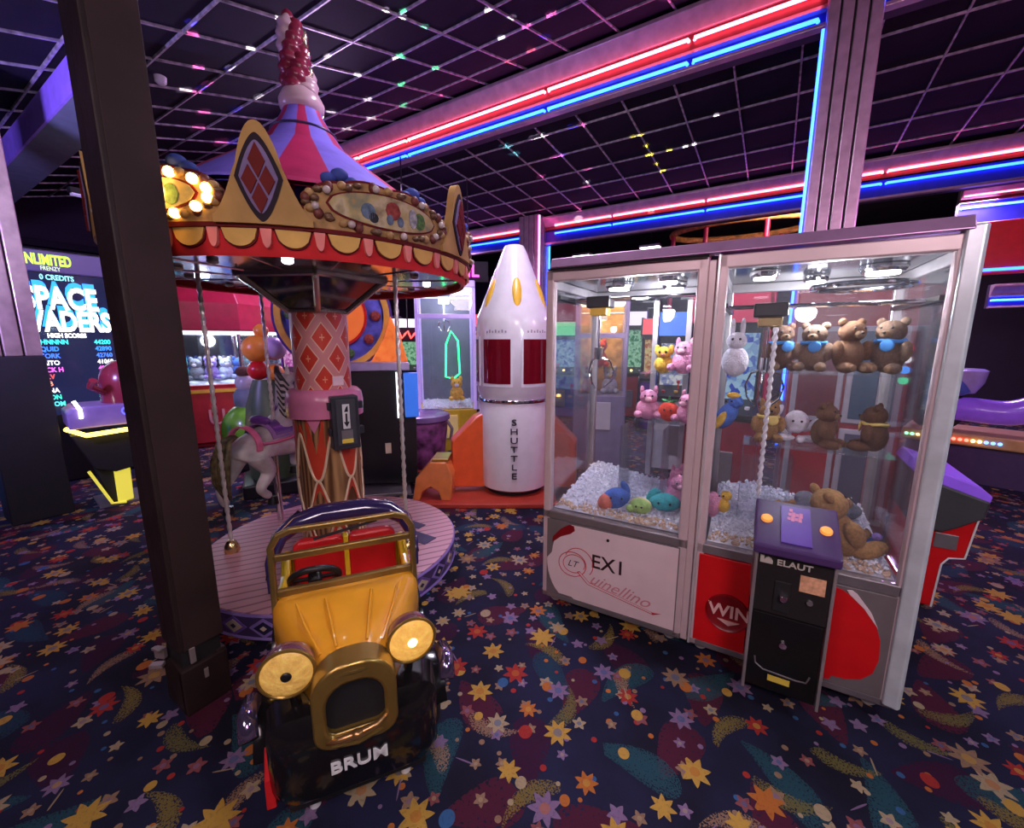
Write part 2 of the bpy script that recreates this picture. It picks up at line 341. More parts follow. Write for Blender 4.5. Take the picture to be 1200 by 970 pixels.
# ---- ceilings: pitched near slope, flatter slope beyond the neon beam
YBEAM, YBEAM2 = 5.2, 8.5
def zc1(y): return 4.18+.295*(y-2.364)
def zc2(y): return 4.433-.072*(y-5.657)
tile_m = M('ceiling_tile_black', (.011, .008, .017), .8, var=.35, vscale=1.5, spec=.15)
grid_m = M('ceiling_grid_metal', (.42, .38, .42), .38, .35, var=.6, vscale=14)  # uneven tone puts some of the sparkle into the bar colour
def ceiling(name, zf, y0, y1, x0, x1, ox, oy, slope):
    ang = math.atan(slope); st = .6; dy = st*cos(ang)
    th = .12
    ce = MB().add([(x0, y0, zf(y0)+.02), (x1, y0, zf(y0)+.02), (x1, y1, zf(y1)+.02), (x0, y1, zf(y1)+.02)]+[(x0, y0, zf(y0)+th), (x1, y0, zf(y0)+th), (x1, y1, zf(y1)+th), (x0, y1, zf(y1)+th)],
        [(0, 1, 2, 3), (4, 5, 6, 7), (0, 1, 5, 4), (1, 2, 6, 5), (2, 3, 7, 6), (3, 0, 4, 7)]).build(name, tile_m)
    struct(ce)
    tile = None; jx0 = math.ceil((x0-ox)/st); jx1 = math.floor((x1-ox)/st); iy0 = math.ceil((y0-oy)/dy); iy1 = math.floor((y1-oy)/dy)
    rows = []
    for i in range(iy0, iy1):
        for j in range(jx0, jx1):
            cx = ox+(j+.5)*st; cy = oy+(i+.5)*dy
            rows.append((hypot(cx, cy), cx, cy))
    rows.sort()
    for k, (d, cx, cy) in enumerate(rows):
        # only tiles that the photograph's side of the hall can show
        a = math.degrees(atan2(cx, cy))
        if a > 32 or a < -92 or cy < .6: continue
        if tile is None:
            tile = MB().bb((-.284, -.284, -.004), (.284, .284, .012)).build('ceiling_tile', tile_m, ce, bevel=0, loc=(cx, cy, zf(cy)+.012)); tile.rotation_euler = (ang, 0, 0)
        else: inst(tile, 'ceiling_tile', ce, (cx, cy, zf(cy)+.012), (ang, 0, 0))
    bx = None
    for j in range(jx0, jx1+1):
        ym = (y0+y1)/2; L = (y1-y0)/cos(ang)
        if bx is None:
            bx = MB().bb((-.009, -L/2, -.012), (.009, L/2, .006)).build('grid_bar', grid_m, ce, loc=(ox+j*st, ym, zf(ym)+.004)); bx.rotation_euler = (ang, 0, 0)
        else: inst(bx, 'grid_bar', ce, (ox+j*st, ym, zf(ym)+.004), (ang, 0, 0))
    by = None
    for i in range(iy0, iy1+1):
        y = oy+i*dy
        if by is None:
            by = MB().bb((-(x1-x0)/2, -.009, -.0125), ((x1-x0)/2, .009, .006)).build('cross_bar', grid_m, ce, loc=((x0+x1)/2, y, zf(y)+.004)); by.rotation_euler = (ang, 0, 0)
        else: inst(by, 'cross_bar', ce, ((x0+x1)/2, y, zf(y)+.004), (ang, 0, 0))
ceiling('ceiling', zc1, -2.4, YBEAM+.1, -11.5, 3.4, -4.217, 2.364, .295)
ceiling('ceiling', zc2, YBEAM+.05, YBEAM2+.1, -9.5, 5.5, -3.659, 5.657, -.072)
struct(MB().bb((XL, YBEAM2, 4.30), (XR, YB, 4.42)).build('ceiling', tile_m))
struct(MB().bb((XL, YF, 2.75), (XR, -2.35, 2.9)).build('ceiling', tile_m))
struct(MB().bb((3.4, YF, 3.6), (XR, YBEAM, 3.72)).build('ceiling', tile_m))
struct(MB().bb((XL, YF, 3.3), (-11.5, YBEAM, 3.42)).build('ceiling', tile_m))
struct(MB().bb((3.3, YF, 2.5), (3.42, YBEAM, 5.2)).build('trim_1', wallm))

# ---- neon
NP = (3.6, .30, .42); NB = (.03, .42, 4.2)
neon_pink = M('neon_pink_tube', (1, .5, .6), .4, emit=(1.0, .12, .20), es=9, var=.02)
neon_blue = M('neon_blue_tube', (.3, .6, 1), .4, emit=(.02, .16, 1.0), es=10, var=.02)
neon_pink.node_tree.nodes['Principled BSDF'].inputs['Emission Color'].default_value = (1.0, .13, .22, 1)
neon_blue.node_tree.nodes['Principled BSDF'].inputs['Emission Color'].default_value = (.012, .085, 1.0, 1)
clad = M('mauve_metal_cladding', (.50, .34, .44), .36, .5, var=.15, bump=.15, bscale=25)
claddark = M('dark_red_channel', (.22, .03, .04), .45, .3)
cladblue = M('deep_blue_channel', (.03, .03, .35), .4, .3)
def neon_beam(label, y, x0, x1, ztop, zbot, zp, zb, breaks, gap=None):
    t = thing('neon_beam', label, 'beam', ((x0+x1)/2, y, zbot))
    cx = (x0+x1)/2; h = ztop-zbot
    def P(poly, nm, m): MB().prism(poly, x0-cx, x1-cx, 'x').build(nm, m, t, bevel=.006)
    P([(.02, 0), (.14, 0), (.14, h), (.02, h)], 'core', wallm)
    P([(-.02, h-.20), (.03, h-.20), (.03, h-.01), (-.14, h-.01), (-.14, h-.05)], 'upper_moulding', clad)
    P([(0, zp-zbot-.09), (.03, zp-zbot-.09), (.03, h-.2), (0, h-.2)], 'red_channel', claddark)
    P([(-.06, zb-zbot+.07), (.03, zb-zbot+.07), (.03, zp-zbot-.09), (-.02, zp-zbot-.09)], 'middle_moulding', clad)
    P([(0, .03), (.03, .03), (.03, zb-zbot+.07), (0, zb-zbot+.07)], 'blue_channel', cladblue)
    P([(-.06, 0), (.03, 0), (.03, .035), (-.06, .035)], 'lower_lip', clad)
    for z, m, nm in ((zp-zbot, neon_pink, 'pink_neon_tube'), (zb-zbot, neon_blue, 'blue_neon_tube')):
        for i in range(len(breaks)-1):
            a, b_ = breaks[i]+.03, breaks[i+1]-.03
            if gap and a < gap[1] and b_ > gap[0]: continue
            MB().tube([(a-cx, -.015, z), (a-cx, -.045, z), (b_-cx, -.045, z), (b_-cx, -.015, z)], .018, 8).build(nm, m, t, smooth=True)
    return t
neon_beam('high mauve ceiling beam with pink and blue neon tubes, above the rocket', YBEAM, -8.2, 5.5, 4.96, 4.40, 4.69, 4.475, [-8.2, -6.35, -5.2, -2.75, -1.05, .07, .55, 2.2, 4, 5.5], (.07, .55))
neon_beam('low mauve ceiling beam with pink and blue neon tubes, above the claw machine tops', YBEAM2, -9.5, 6.5, 4.22, 3.66, 4.03, 3.87, [-9.5, -7.2, -5.08, -4.28, -3.0, -1.3, .4, 1.1, 3.4, 6.5], (-5.08, -4.28))
# second short neon soffit farther right
neon_beam('short red-ended soffit with neon tubes beyond the fluted column', 9.6, 2.2, 7.5, 3.95, 3.35, 3.80, 3.62, [2.2, 4.5, 7.5])
neon_beam('low neon shelf glowing magenta beside the right-hand claw machine', 10.6, 3.0, 7.8, 2.55, 2.15, 2.42, 2.28, [3.0, 5.5, 7.8])
# downstand beam over the left post
db = thing('downstand_beam', 'lilac painted downstand beam behind the dark post', 'beam', (-6.5, 1.27, 3.57))
MB().bb((-4.8, 0, 0), (2.0, .02, .26)).build('front_board', M('lilac_paint', (.34, .20, .85), .5), db)
MB().bb((-4.8, .02, 0), (2.0, .34, .26)).build('underside_board', M('teal_grey_paint', (.16, .19, .26), .6), db)
# ---- fluted columns
def fluted_column(label, x0, x1, y0, y1, z0, z1, flutes=4, mat=clad):
    cx, cy = (x0+x1)/2, (y0+y1)/2; t = thing('fluted_column', label, 'column', (cx, cy, 0)); w_, d_ = x1-x0, y1-y0
    MB().bb((-w_/2+.02, -d_/2+.02, z0), (w_/2-.02, d_/2-.02, z1)).build('core', blackm, t)
    fw = w_/flutes
    for i in range(flutes):
        MB().bb((-w_/2+i*fw+.008, -d_/2, z0), (-w_/2+(i+1)*fw-.008, -d_/2+.03, z1)).build('flute', mat, t, bevel=.008)
    dw = d_/max(2, int(flutes*.75)); k = max(2, int(flutes*.75))
    for s in (-1, 1):
        for i in range(k):
            MB().bb((s*w_/2, -d_/2+.03+i*(d_-.03)/k+.006, z0), (s*(w_/2-.03), -d_/2+.03+(i+1)*(d_-.03)/k-.006, z1)).build('side_flute', mat, t, bevel=.008)
    return t
c1 = fluted_column('tall mauve fluted column behind the claw machines with blue edge neon', .10, .50, 5.0, 5.4, 0, 4.97)
MB().tube([(-.215, -.2, 1.0), (-.215, -.2, 4.3)], .012, 8).build('blue_neon_tube', neon_blue, c1, smooth=True)
c2 = fluted_column('far mauve fluted column behind the rocket with pink corner neon', -5.0, -4.5, 8.2, 8.7, 0, 4.24)
MB().tube([(.27, -.27, .6), (.27, -.27, 4.2)], .022, 8).build('pink_neon_tube', M('neon_hot_pink_tube', (1, .5, .8), .4, emit=(1, .10, .40), es=9, var=.02), c2, smooth=True)
MB().tube([(.275, .2, .6), (.275, .2, 4.2)], .02, 8).build('blue_neon_tube', neon_blue, c2, smooth=True)
tanclad = M('tan_metal_cladding', (.50, .36, .34), .35, .6, var=.2)
c3 = fluted_column('short tan fluted column with black base beside the big screen game', -5.86, -5.50, .55, .93, 1.47, 3.72, 4, tanclad)
MB().bb((-.185, -.195, 0), (.185, .195, 1.47)).build('black_base', blackm, c3, bevel=.01)
# ---- dark post near the visitor
brown = M('dark_brown_paint', (.026, .015, .015), .5, var=.3, vscale=5, bump=.25, bscale=14, spec=.25)
po = thing('steel_post', 'dark brown steel post with broken foot casing, in front of the carousel', 'post', (-2.185*.96, .665*.96, 0)); po.scale = (.96, .96, 1)
MB().bb((-.095, -.085, .30), (-.02, .085, 3.60)).bb((-.03, -.085, .30), (.095, -.055, 3.60)).bb((-.03, .055, .30), (.095, .085, 3.60)).build('steel_flanges', brown, po, bevel=.006)
MB().bb((-.03, -.066, .30), (.099, .088, 3.60)).build('boxed_face', M('brown_board', (.036, .020, .020), .6, var=.25, vscale=3, bump=.2, bscale=10, spec=.2), po, bevel=.003)
MB().bb((-.085, -.075, 0), (.085, .075, .31)).build('inner_stub', blackm, po)
MB().prism([(-.10, .0), (.10, .0), (.10, .22), (-.02, .24), (-.06, .20), (-.10, .21)], -.092, -.05, 'y').prism([(-.10, 0), (.10, 0), (.10, .23), (-.1, .22)], .05, .092, 'y').bb((.075, -.092, 0), (.105, .092, .22)).build('foot_casing', brown, po, bevel=.008)
for (x, y, z, s_, r_) in ((-.06, -.105, .26, (.05, .02, .05), .4), (-.075, -.12, .20, (.055, .03, .018), .7), (.10, -.04, .27, (.012, .022, .07), .1), (.105, .0, .16, (.01, .018, .045), .0), (-.045, -.12, .29, (.05, .02, .012), .2)):
    MB().box((x, y, z), s_, rz=r_).build('torn_bracket', M('bare_steel', (.45, .36, .36), .4, .6), po, bevel=.003)
# small sensor and hanging lights under the ceilings
o = MB().cyl((0, 0, 0), (0, 0, .05), .045, .05, 16).ell((0, 0, 0), (.04, .04, .02)).build('smoke_sensor', white, None, smooth=True, loc=(*at_y(190, 108, 1.95)[:2], zc1(1.95)-.06)); tag(o, 'small white round smoke sensor on the black ceiling', 'sensor')
lf = thing('strip_light', 'grey strip light fitting hanging behind the lilac beam', 'light', (-7.6, 1.95, 3.36))
MB().bb((-.06, -.2, .05), (.06, .35, .12)).build('housing', black, lf, bevel=.01); MB().bb((-.045, -.18, .03), (.045, .33, .055)).build('diffuser', M('dim_diffuser', (.5, .45, .6), .4, emit=(.5, .4, .9), es=.5), lf)
for i, (u, v, y) in enumerate(((682, 300, 11), (762, 290, 11))):
    p = at_y(u, v, y); f_ = thing('ceiling_lamp', ['white rectangular ceiling lamp beyond the low neon beam, next to the far column', 'white rectangular ceiling lamp beyond the low neon beam, near the coaster ring'][i], 'lamp', p, group='far ceiling lamps')
    MB().bb((-.25, -.12, 0), (.25, .12, .06)).build('housing', alu, f_, bevel=.01); MB().bb((-.23, -.10, -.012), (.23, .10, .002)).build('diffuser', lampw, f_)
    MB().bb((-.01, -.01, .06), (.01, .01, 4.3-p.z)).build('hanger_rod', black, f_)

# ================================================================== CLAW MACHINES
CA = RAD(2.4); CO = Vector((-1.090, 2.078, 0))
def cw(x, y, z): return (CO.x+x*cos(CA)-y*sin(CA), CO.y+x*sin(CA)+y*cos(CA), z)
pinkpaint = M('pinkish_white_paint', (.68, .52, .55), .35, .15, var=.06)
greyp = M('grey_panel_paint', (.20, .17, .18), .45, .2, var=.08)
pinkpan = M('white_print_panel', (.80, .62, .66), .4, var=.04)
darkred = M('dark_red_print', (.25, .006, .012), .35)
redpan = M('red_print_panel', (.68, .008, .012), .3, var=.06)
gem_m = M('white_gem_chips', (.78, .80, .92), .25, var=.15, vscale=40)
gem_tan = M('tan_gem_chips', (.62, .45, .32), .5, var=.3, vscale=30)
def gems(parent, x0, x1, y0, y1, z, n, hfun):
    bm = MB(); rnd = random.Random(int(x0*100)+n)
    nx, ny = 14, 12; vs = []; fs = []
    for j in range(ny+1):
        for i in range(nx+1):
            x = x0+(x1-x0)*i/nx; y = y0+(y1-y0)*j/ny; vs.append((x, y, z+hfun((x-x0)/(x1-x0), (y-y0)/(y1-y0))-.012))
    for j in range(ny):
        for i in range(nx): a = j*(nx+1)+i; fs.append((a, a+1, a+nx+2, a+nx+1))
    b0 = len(vs)
    bm.add(vs, fs)
    for k in range(n):
        u, v = rnd.random(), rnd.random()**1.4; x = x0+.008+(x1-x0-.016)*u; y = y0+.008+(y1-y0-.016)*v; s = rnd.uniform(.008, .015)
        R = Euler((rnd.random()*6, rnd.random()*6, rnd.random()*6)).to_matrix(); c = Vector((x, y, z+hfun(u, v)+rnd.uniform(-.006, .008)))
        vs = [c+R @ Vector(p)*s for p in ((1, 0, 0), (-.8, .2, 0), (0, 1.1, 0), (.1, -1, 0), (0, 0, .8), (0, .1, -.9))]
        bm.add(vs, [(0, 2, 4), (2, 1, 4), (1, 3, 4), (3, 0, 4), (2, 0, 5), (1, 2, 5), (3, 1, 5), (0, 3, 5)], 1 if (v < .10 and rnd.random() < .75) else 0)
    g = bm.build('gem_chips', [gem_m, gem_tan], parent); g['kind'] = 'stuff'; return g
def claw_shell(t, x0, x1, D=.80):
    wd = x1-x0
    # base cabinet
    MB().bb((x0+.02, .03, .085), (x1-.02, D, .60)).build('base_cabinet', greyp, t, bevel=.006)
    MB().bb((x0, 0, .055), (x1, .04, .09)).build('bottom_rail', greym, t, bevel=.005)
    MB().bb((x0, 0, .565), (x1, .045, .615)).build('sill_rail', greym, t, bevel=.005)
    MB().bb((x0, 0, 1.915), (x1, .05, 1.972)).build('top_rail', pinkpaint, t, bevel=.006)
    MB().bb((x0+.01, .05, 1.93), (x1-.01, D, 1.965)).build('roof', M('dark_mirror_roof', (.10, .10, .13), .12, .8), t)
    for (a, b_, m, nm) in ((x0, x0+.045, pinkpaint, 'front_post'), (x1-.045, x1, pinkpaint, 'front_post')):
        MB().bb((a, 0, .055), (b_, .05, 1.972)).build(nm, m, t, bevel=.008)
    for a in (x0, x1-.04): MB().bb((a, D-.04, .1), (a+.04, D, 1.93)).build('rear_post', alu, t, bevel=.005)
    MB().bb((x0, D-.04, 1.88), (x1, D, 1.93)).build('rear_rail', alu, t, bevel=.004)
    for a in (x0+.0, x1-.03): MB().bb((a, .05, 1.88), (a+.03, D-.04, 1.93)).build('side_rail', alu, t, bevel=.004)
    MB().bb((x0+.045, .018, .615), (x1-.045, .026, 1.915)).build('front_glass', clear, t)
    for a in (x0+.012, x1-.018): MB().bb((a, .05, .615), (a+.006, D-.04, 1.90)).build('side_glass', clear, t)
    MB().bb((x0+.045, D-.02, .615), (x1-.045, D-.014, 1.88)).build('rear_glass', clear, t)
    for x in (x0+.06, x1-.06):
        for y in (.07, D-.07):
            c = MB().cyl((x, y-.012, .032), (x, y+.012, .032), .032, n=16).bb((x-.015, y-.018, .03), (x+.015, y+.018, .06)).build('caster', M('caster_grey', (.4, .38, .38), .5), t, smooth=True)
def roof_lights(t, x0, x1, spots):
    for (x, y, r) in spots:
        MB().lathe([(r*.2, .0), (r, .0), (r*1.15, .012), (r*1.15, .03)], 24, (x, y, 1.897)).build('lamp_reflector', chrome, t, smooth=True)
        MB().cyl((x, y, 1.888), (x, y, 1.897), r*.8, n=20).build('lamp_lens', lampw, t)
def gantry(t, x0, x1, yb, xc, zc=1.80, claw_z=1.42, body=gold):
    MB().cyl((x0+.05, yb, zc+.04), (x1-.05, yb, zc+.04), .008, n=8).cyl((x0+.05, yb+.05, zc+.04), (x1-.05, yb+.05, zc+.04), .008, n=8).build('gantry_rail', chrome, t, smooth=True)
    MB().bb((x0+.03, .08, zc+.03), (x0+.05, .74, zc+.05)).build('runner', black, t)
    MB().bb((x1-.05, .08, zc+.03), (x1-.03, .74, zc+.05)).build('runner', black, t)
    ca = MB().bb((xc-.07, yb-.03, zc-.01), (xc+.07, yb+.08, zc+.055)).build('carriage', black, t, bevel=.008)
    MB().bb((xc-.05, yb-.02, zc-.055), (xc+.05, yb+.06, zc-.01)).build('carriage_motor', body, ca, bevel=.006)
    cl = MB().cyl((xc, yb+.02, claw_z+.03), (xc, yb+.02, claw_z+.10), .026, n=16).cyl((xc, yb+.02, claw_z+.10), (xc, yb+.02, zc-.05), .003, n=6).build('claw', chrome, t, smooth=True)
    for k in range(3):
        a = 2*pi*k/3+.4; dx, dy = cos(a), sin(a)
        MB().tube([(xc+dx*q, yb+.02+dy*q, claw_z+zz) for q, zz in ((.02, .04), (.07, .02), (.095, -.04), (.08, -.10), (.035, -.14))], .005, 6).build('claw_finger', chrome, cl, smooth=True)

# ---- left machine
t = thing('claw_machine', 'white-panelled claw machine with round pastel toys inside, left of the red one', 'claw machine', CO, CA); CL = t
claw_shell(t, 0, .80)
shape = []
for k in range(17):  # curved left side of the print
    a = RAD(95+170*k/16); shape.append((.178+.145*cos(a)*(.8 if a < pi else 1), .315+.235*sin(a)))
poly = [(.765, .56), (.185, .555)] + [(.205, .515)] + shape[2:-2] + [(.195, .105), (.21, .095), (.765, .098)]
MB().bb((.03, -.004, .09), (.77, .03, .565)).build('front_panel', greyp, t)
MB().prism(poly, -.008, -.003, 'y').build('print_shape', pinkpan, t)
MB().prism([(.07, .46), (.12, .52), (.17, .555), (.20, .552), (.205, .525), (.18, .50), (.12, .47), (.065, .42)], -.009, -.004, 'y').build('red_flash', darkred, t, bevel=.001)
redline = M('red_line_print', (.55, .03, .05), .4); blk = M('black_print', (.03, .012, .016), .4); pinkline = M('pink_script_print', (.62, .25, .28), .4)
def ring(cx, cz, rx, rz_, a0, a1, r, nm, m, par, tilt=0):
    MB().tube([(cx+rx*cos(a)*cos(tilt)-rz_*sin(a)*sin(tilt), -.0075, cz+rx*cos(a)*sin(tilt)+rz_*sin(a)*cos(tilt)) for a in [RAD(a0+(a1-a0)*k/28) for k in range(29)]], r, 6).build(nm, m, par)
ring(.195, .315, .085, .075, -60, 300, .0028, 'logo_ring', redline, t, .3); ring(.205, .32, .068, .055, -40, 290, .0026, 'logo_ring', redline, t, .3); ring(.235, .335, .085, .088, -50, 150, .0026, 'logo_ring', redline, t, .2)
MB().prism([(.225, .275), (.24, .285), (.30, .232), (.66, .165), (.70, .172), (.66, .152), (.29, .215)], -.0095, -.007, 'y').build('logo_tail', redline, t)
MB().prism([(.235, .276), (.243, .278), (.302, .228), (.65, .166), (.655, .158), (.292, .219)], -.0105, -.0094, 'y').build('logo_tail_fill', pinkpan, t)
text('print_text', 'LT', .055, blk, t, (.195, -.0085, .318), ext=.0006, shear=.35)
text('print_text', 'EX1', .115, blk, t, (.405, -.0085, .365), ext=.0006, bold=.0012)
text('print_text', 'uinellino', .095, pinkline, t, (.30, -.0085, .262), rot=(pi/2, RAD(9), 0), ext=.0006, shear=.45, align='LEFT', sx=1.05)

MB().cyl((.40, -.012, .515), (.40, -.006, .515), .008, n=10).build('panel_lock', black, t)
gems(t, .05, .75, .05, .75, .615, 1500, lambda u, v: .015+.07*v+.03*sin(u*5+1)*v)
roof_lights(t, 0, .8, [(.3, .35, .07), (.58, .5, .06), (.6, .2, .05)])
gantry(t, 0, .8, .30, .20, 1.80, 1.46, M('yellow_plastic', (.75, .45, .03), .4)); 
lamp('claw_machine_light', 'POINT', cw(.42, .35, 1.80), 16, (.88, .9, 1), .06)
MB().bb((.43, .42, 1.405), (.78, .70, 1.413)).build('upper_shelf', acryl, t); MB().bb((.40, .42, 1.115), (.78, .70, 1.123)).build('lower_shelf', acryl, t)
for x in (.36, .60): MB().bb((x, .30, .63), (x+.005, .56, 1.10)).build('chute_wall', acryl, t)
MB().bb((.36, .30, .63), (.60, .305, 1.10)).build('chute_wall', acryl, t)
MB().bb((.43, .71, .7), (.46, .74, 1.85)).bb((.63, .71, .7), (.66, .74, 1.85)).build('shelf_upright', alu, t)

# ---- right machine
t = thing('claw_machine', 'red-panelled claw machine with brown bears and a black coin box', 'claw machine', CO, CA); CR = t
claw_shell(t, .835, 1.645)
MB().bb((.80, .004, .06), (.833, .03, 1.955)).build('joint_strip', pinkpaint, t, bevel=.004)
MB().bb((.836, -.012, .06), (.850, .0, 1.975)).build('bright_edge_strip', M('bright_edge', (.85, .78, .82), .25, .5), t, bevel=.004)
MB().bb((.86, -.004, .09), (1.09, .03, .562)).build('win_panel', redpan, t, bevel=.003)
MB().lathe([(.098, 0), (.093, .012), (.08, .002), (.0, .002)], 32).build('prize_button', darkred, t, smooth=True, loc=(1.005, -.005, .285)).rotation_euler = (pi/2, 0, 0)
text('win_text', 'WIN', .088, M('pale_pink_print', (.85, .50, .48), .4), t, (1.012, -.014, .295), ext=.001, bold=.002)
MB().prism([(.965, .248), (1.06, .248), (1.012, .222)], -.014, -.008, 'y').build('smile_mark', M('pale_pink_print'), t)
ring(1.005, .285, .094, .094, 200, 320, .004, 'rim_highlight', M('magenta_rim', (.8, .1, .3), .2), t)
MB().bb((1.37, -.004, .09), (1.605, .03, .565)).build('grey_panel', greyp, t, bevel=.003)
rp = [(1.372, .56), (1.43, .545), (1.50, .50), (1.545, .44), (1.572, .36), (1.578, .27), (1.565, .20), (1.53, .155), (1.48, .135), (1.43, .13), (1.425, .11), (1.372, .10)]
MB().prism(rp, -.009, -.004, 'y').build('red_print_shape', redpan, t)
MB().prism([(1.44, .552), (1.458, .556), (1.475, .545), (1.53, .475), (1.56, .408), (1.548, .425), (1.505, .485), (1.45, .535)], -.011, -.007, 'y').build('white_flash', pinkpan, t, bevel=.001)
MB().prism([(1.61, -.015), (1.655, -.028), (1.668, -.015), (1.672, .02), (1.672, .05), (1.61, .05)], .075, 1.995, 'z').build('rounded_corner_post', M('pale_silver_paint', (.72, .80, .86), .3, .3), t, bevel=.006)
MB().prism([(-.03, 1.98), (.06, 1.98), (.06, 2.03), (-.005, 2.03)], .03, 1.63, 'x').build('cable_trough', M('violet_trim', (.45, .25, .45), .35, .5), t, bevel=.004)
MB().tube([(.02, -.02, 1.972), (.25, -.022, 1.968), (.5, -.02, 1.972), (.8, -.022, 1.97)], .006, 6).build('loose_cable', black, t)
gems(t, .885, 1.60, .05, .75, .615, 1700, lambda u, v: .01+.085*v+.03*sin(u*6)*v)
roof_lights(t, .83, 1.64, [(1.47, .35, .075), (1.02, .28, .055), (1.25, .55, .05)])
MB().tube([(1.40+.18*cos(a), .33+.18*sin(a), 1.84) for a in [2*pi*k/32 for k in range(32)]], .012, 8, True).build('chrome_hoop', chrome, t, smooth=True)
gantry(t, .835, 1.645, .22, 1.06, 1.72, 1.42, gold)
lamp('claw_machine_light', 'POINT', cw(1.28, .33, 1.78), 18, (.92, .95, 1), .06)
for z, nm in ((1.452, 'upper_shelf'), (1.085, 'lower_shelf')): MB().bb((1.0, .26, z-.008), (1.60, .48, z)).build(nm, acryl, t, bevel=.002)
N_ = 110; MB().tube([(1.085, .14, .86+.80*k/N_) for k in range(N_+1)], .009, 8, lobes=(.4, 1.2)).build('rope', M('pale_rope', (.75, .72, .75), .6), t)
for x in (1.00, 1.22): MB().bb((x, .30, .63), (x+.005, .50, 1.02)).build('chute_wall', acryl, t)
MB().bb((1.0, .30, .63), (1.22, .305, 1.02)).build('chute_wall', acryl, t)
# coin box
cb = empty_part('coin_box', t)
purple = M('purple_top_laminate', (.075, .035, .14), .35)
MB().bb((1.098, -.19, .09), (1.352, 0, .50)).build('lower_body', black, cb, bevel=.006)
MB().prism([(-.20, .46), (0, .46), (0, .80), (-.20, .75)], 1.092, 1.358, 'x').build('upper_body', M('coin_box_black', (.02, .017, .018), .4), cb, bevel=.006)
for x in (1.086, 1.354): MB().prism([(-.208, .08), (-.17, .08), (-.17, .735), (-.208, .735)], x, x+.012, 'x').build('silver_edge', alu, cb, bevel=.003)
for x in (1.084, 1.356): MB().prism([(-.17, .5), (0, .5), (0, .80), (-.17, .74)], x, x+.008, 'x').build('side_cheek', greyp, cb)
MB().prism([(-.235, .735), (-.235, .775), (0, .895), (.0, .80)], 1.075, 1.372, 'x').build('console_top', purple, cb, bevel=.008)
sl = atan2(.12, .235)
def on_console(x, t_): return (x, -.235+.235*t_, .775+.12*t_)
R_ = Matrix.Rotation(sl, 3, 'X')
cd = MB().box((0, 0, 0), (.105, .205, .006), rot=R_).build('card_holder', M('violet_card', (.14, .06, .42), .3), cb, loc=Vector(on_console(1.222, .5))+R_ @ Vector((0, 0, .004)))

for q in range(9):
    MB().box((0, 0, 0), (.012, .016+.01*(q % 2), .001), rot=R_).build('card_mark', M('pink_card_print', (.85, .30, .55), .4), cb, loc=Vector(on_console(1.198+.013*(q % 4)+.004*(q//4), .62+.09*(q//4)))+R_ @ Vector((0, 0, .0078)))
for x, tt in ((1.118, .55), (1.325, .5)):
    b_ = MB().lathe([(.022, 0), (.022, .006), (.018, .012), (.0, .013)], 20).build('push_button', M('orange_button', (.95, .42, .08), .3, emit=(1, .35, .06), es=.6), cb, smooth=True, loc=Vector(on_console(x, tt))+R_ @ Vector((0, 0, .001))); b_.rotation_euler = (sl, 0, 0)
text('maker_text', 'ELAUT', .036, M('grey_print', (.55, .5, .45), .4), cb, (1.225, -.208, .70), ext=.0008, bold=.0008, sx=1.15)
MB().prism([(1.105, .688), (1.15, .688), (1.15, .70), (1.144, .71), (1.134, .714), (1.124, .71), (1.119, .702), (1.119, .718), (1.105, .718)], -.209, -.2, 'y').build('emblem', M('grey_print'), cb)
MB().bb((1.25, -.204, .595), (1.335, -.199, .665)).build('price_sticker', M('orange_sticker', (.80, .42, .24), .5, var=.25, vscale=60), cb)
MB().bb((1.165, -.206, .48), (1.225, -.19, .62)).build('coin_slot', blackm, cb, bevel=.004)
MB().cyl((1.20, -.225, .55), (1.20, -.2, .55), .012, n=14).bb((1.188, -.222, .548), (1.214, -.206, .562)).build('coin_knob', chrome, cb, smooth=True)
MB().cyl((1.29, -.21, .555), (1.29, -.2, .555), .011, n=14).build('reject_button', greym, cb, smooth=True)
MB().bb((1.10, -.196, .10), (1.35, -.19, .455)).build('coin_door', M('coin_door_black', (.008, .008, .009), .3), cb, bevel=.004)
MB().tube([(1.125, -.197, .24), (1.13, -.198, .21), (1.16, -.198, .19), (1.28, -.198, .185), (1.315, -.198, .19), (1.325, -.197, .22)], .0035, 6).build('door_seam', greym, cb)
MB().cyl((1.22, -.206, .33), (1.22, -.196, .33), .014, n=14).build('door_lock', chrome, cb, smooth=True)
MB().bb((1.18, -.1985, .145), (1.26, -.1955, .172)).build('yellow_sticker', M('yellow_sticker', (.8, .6, .08), .5), cb)

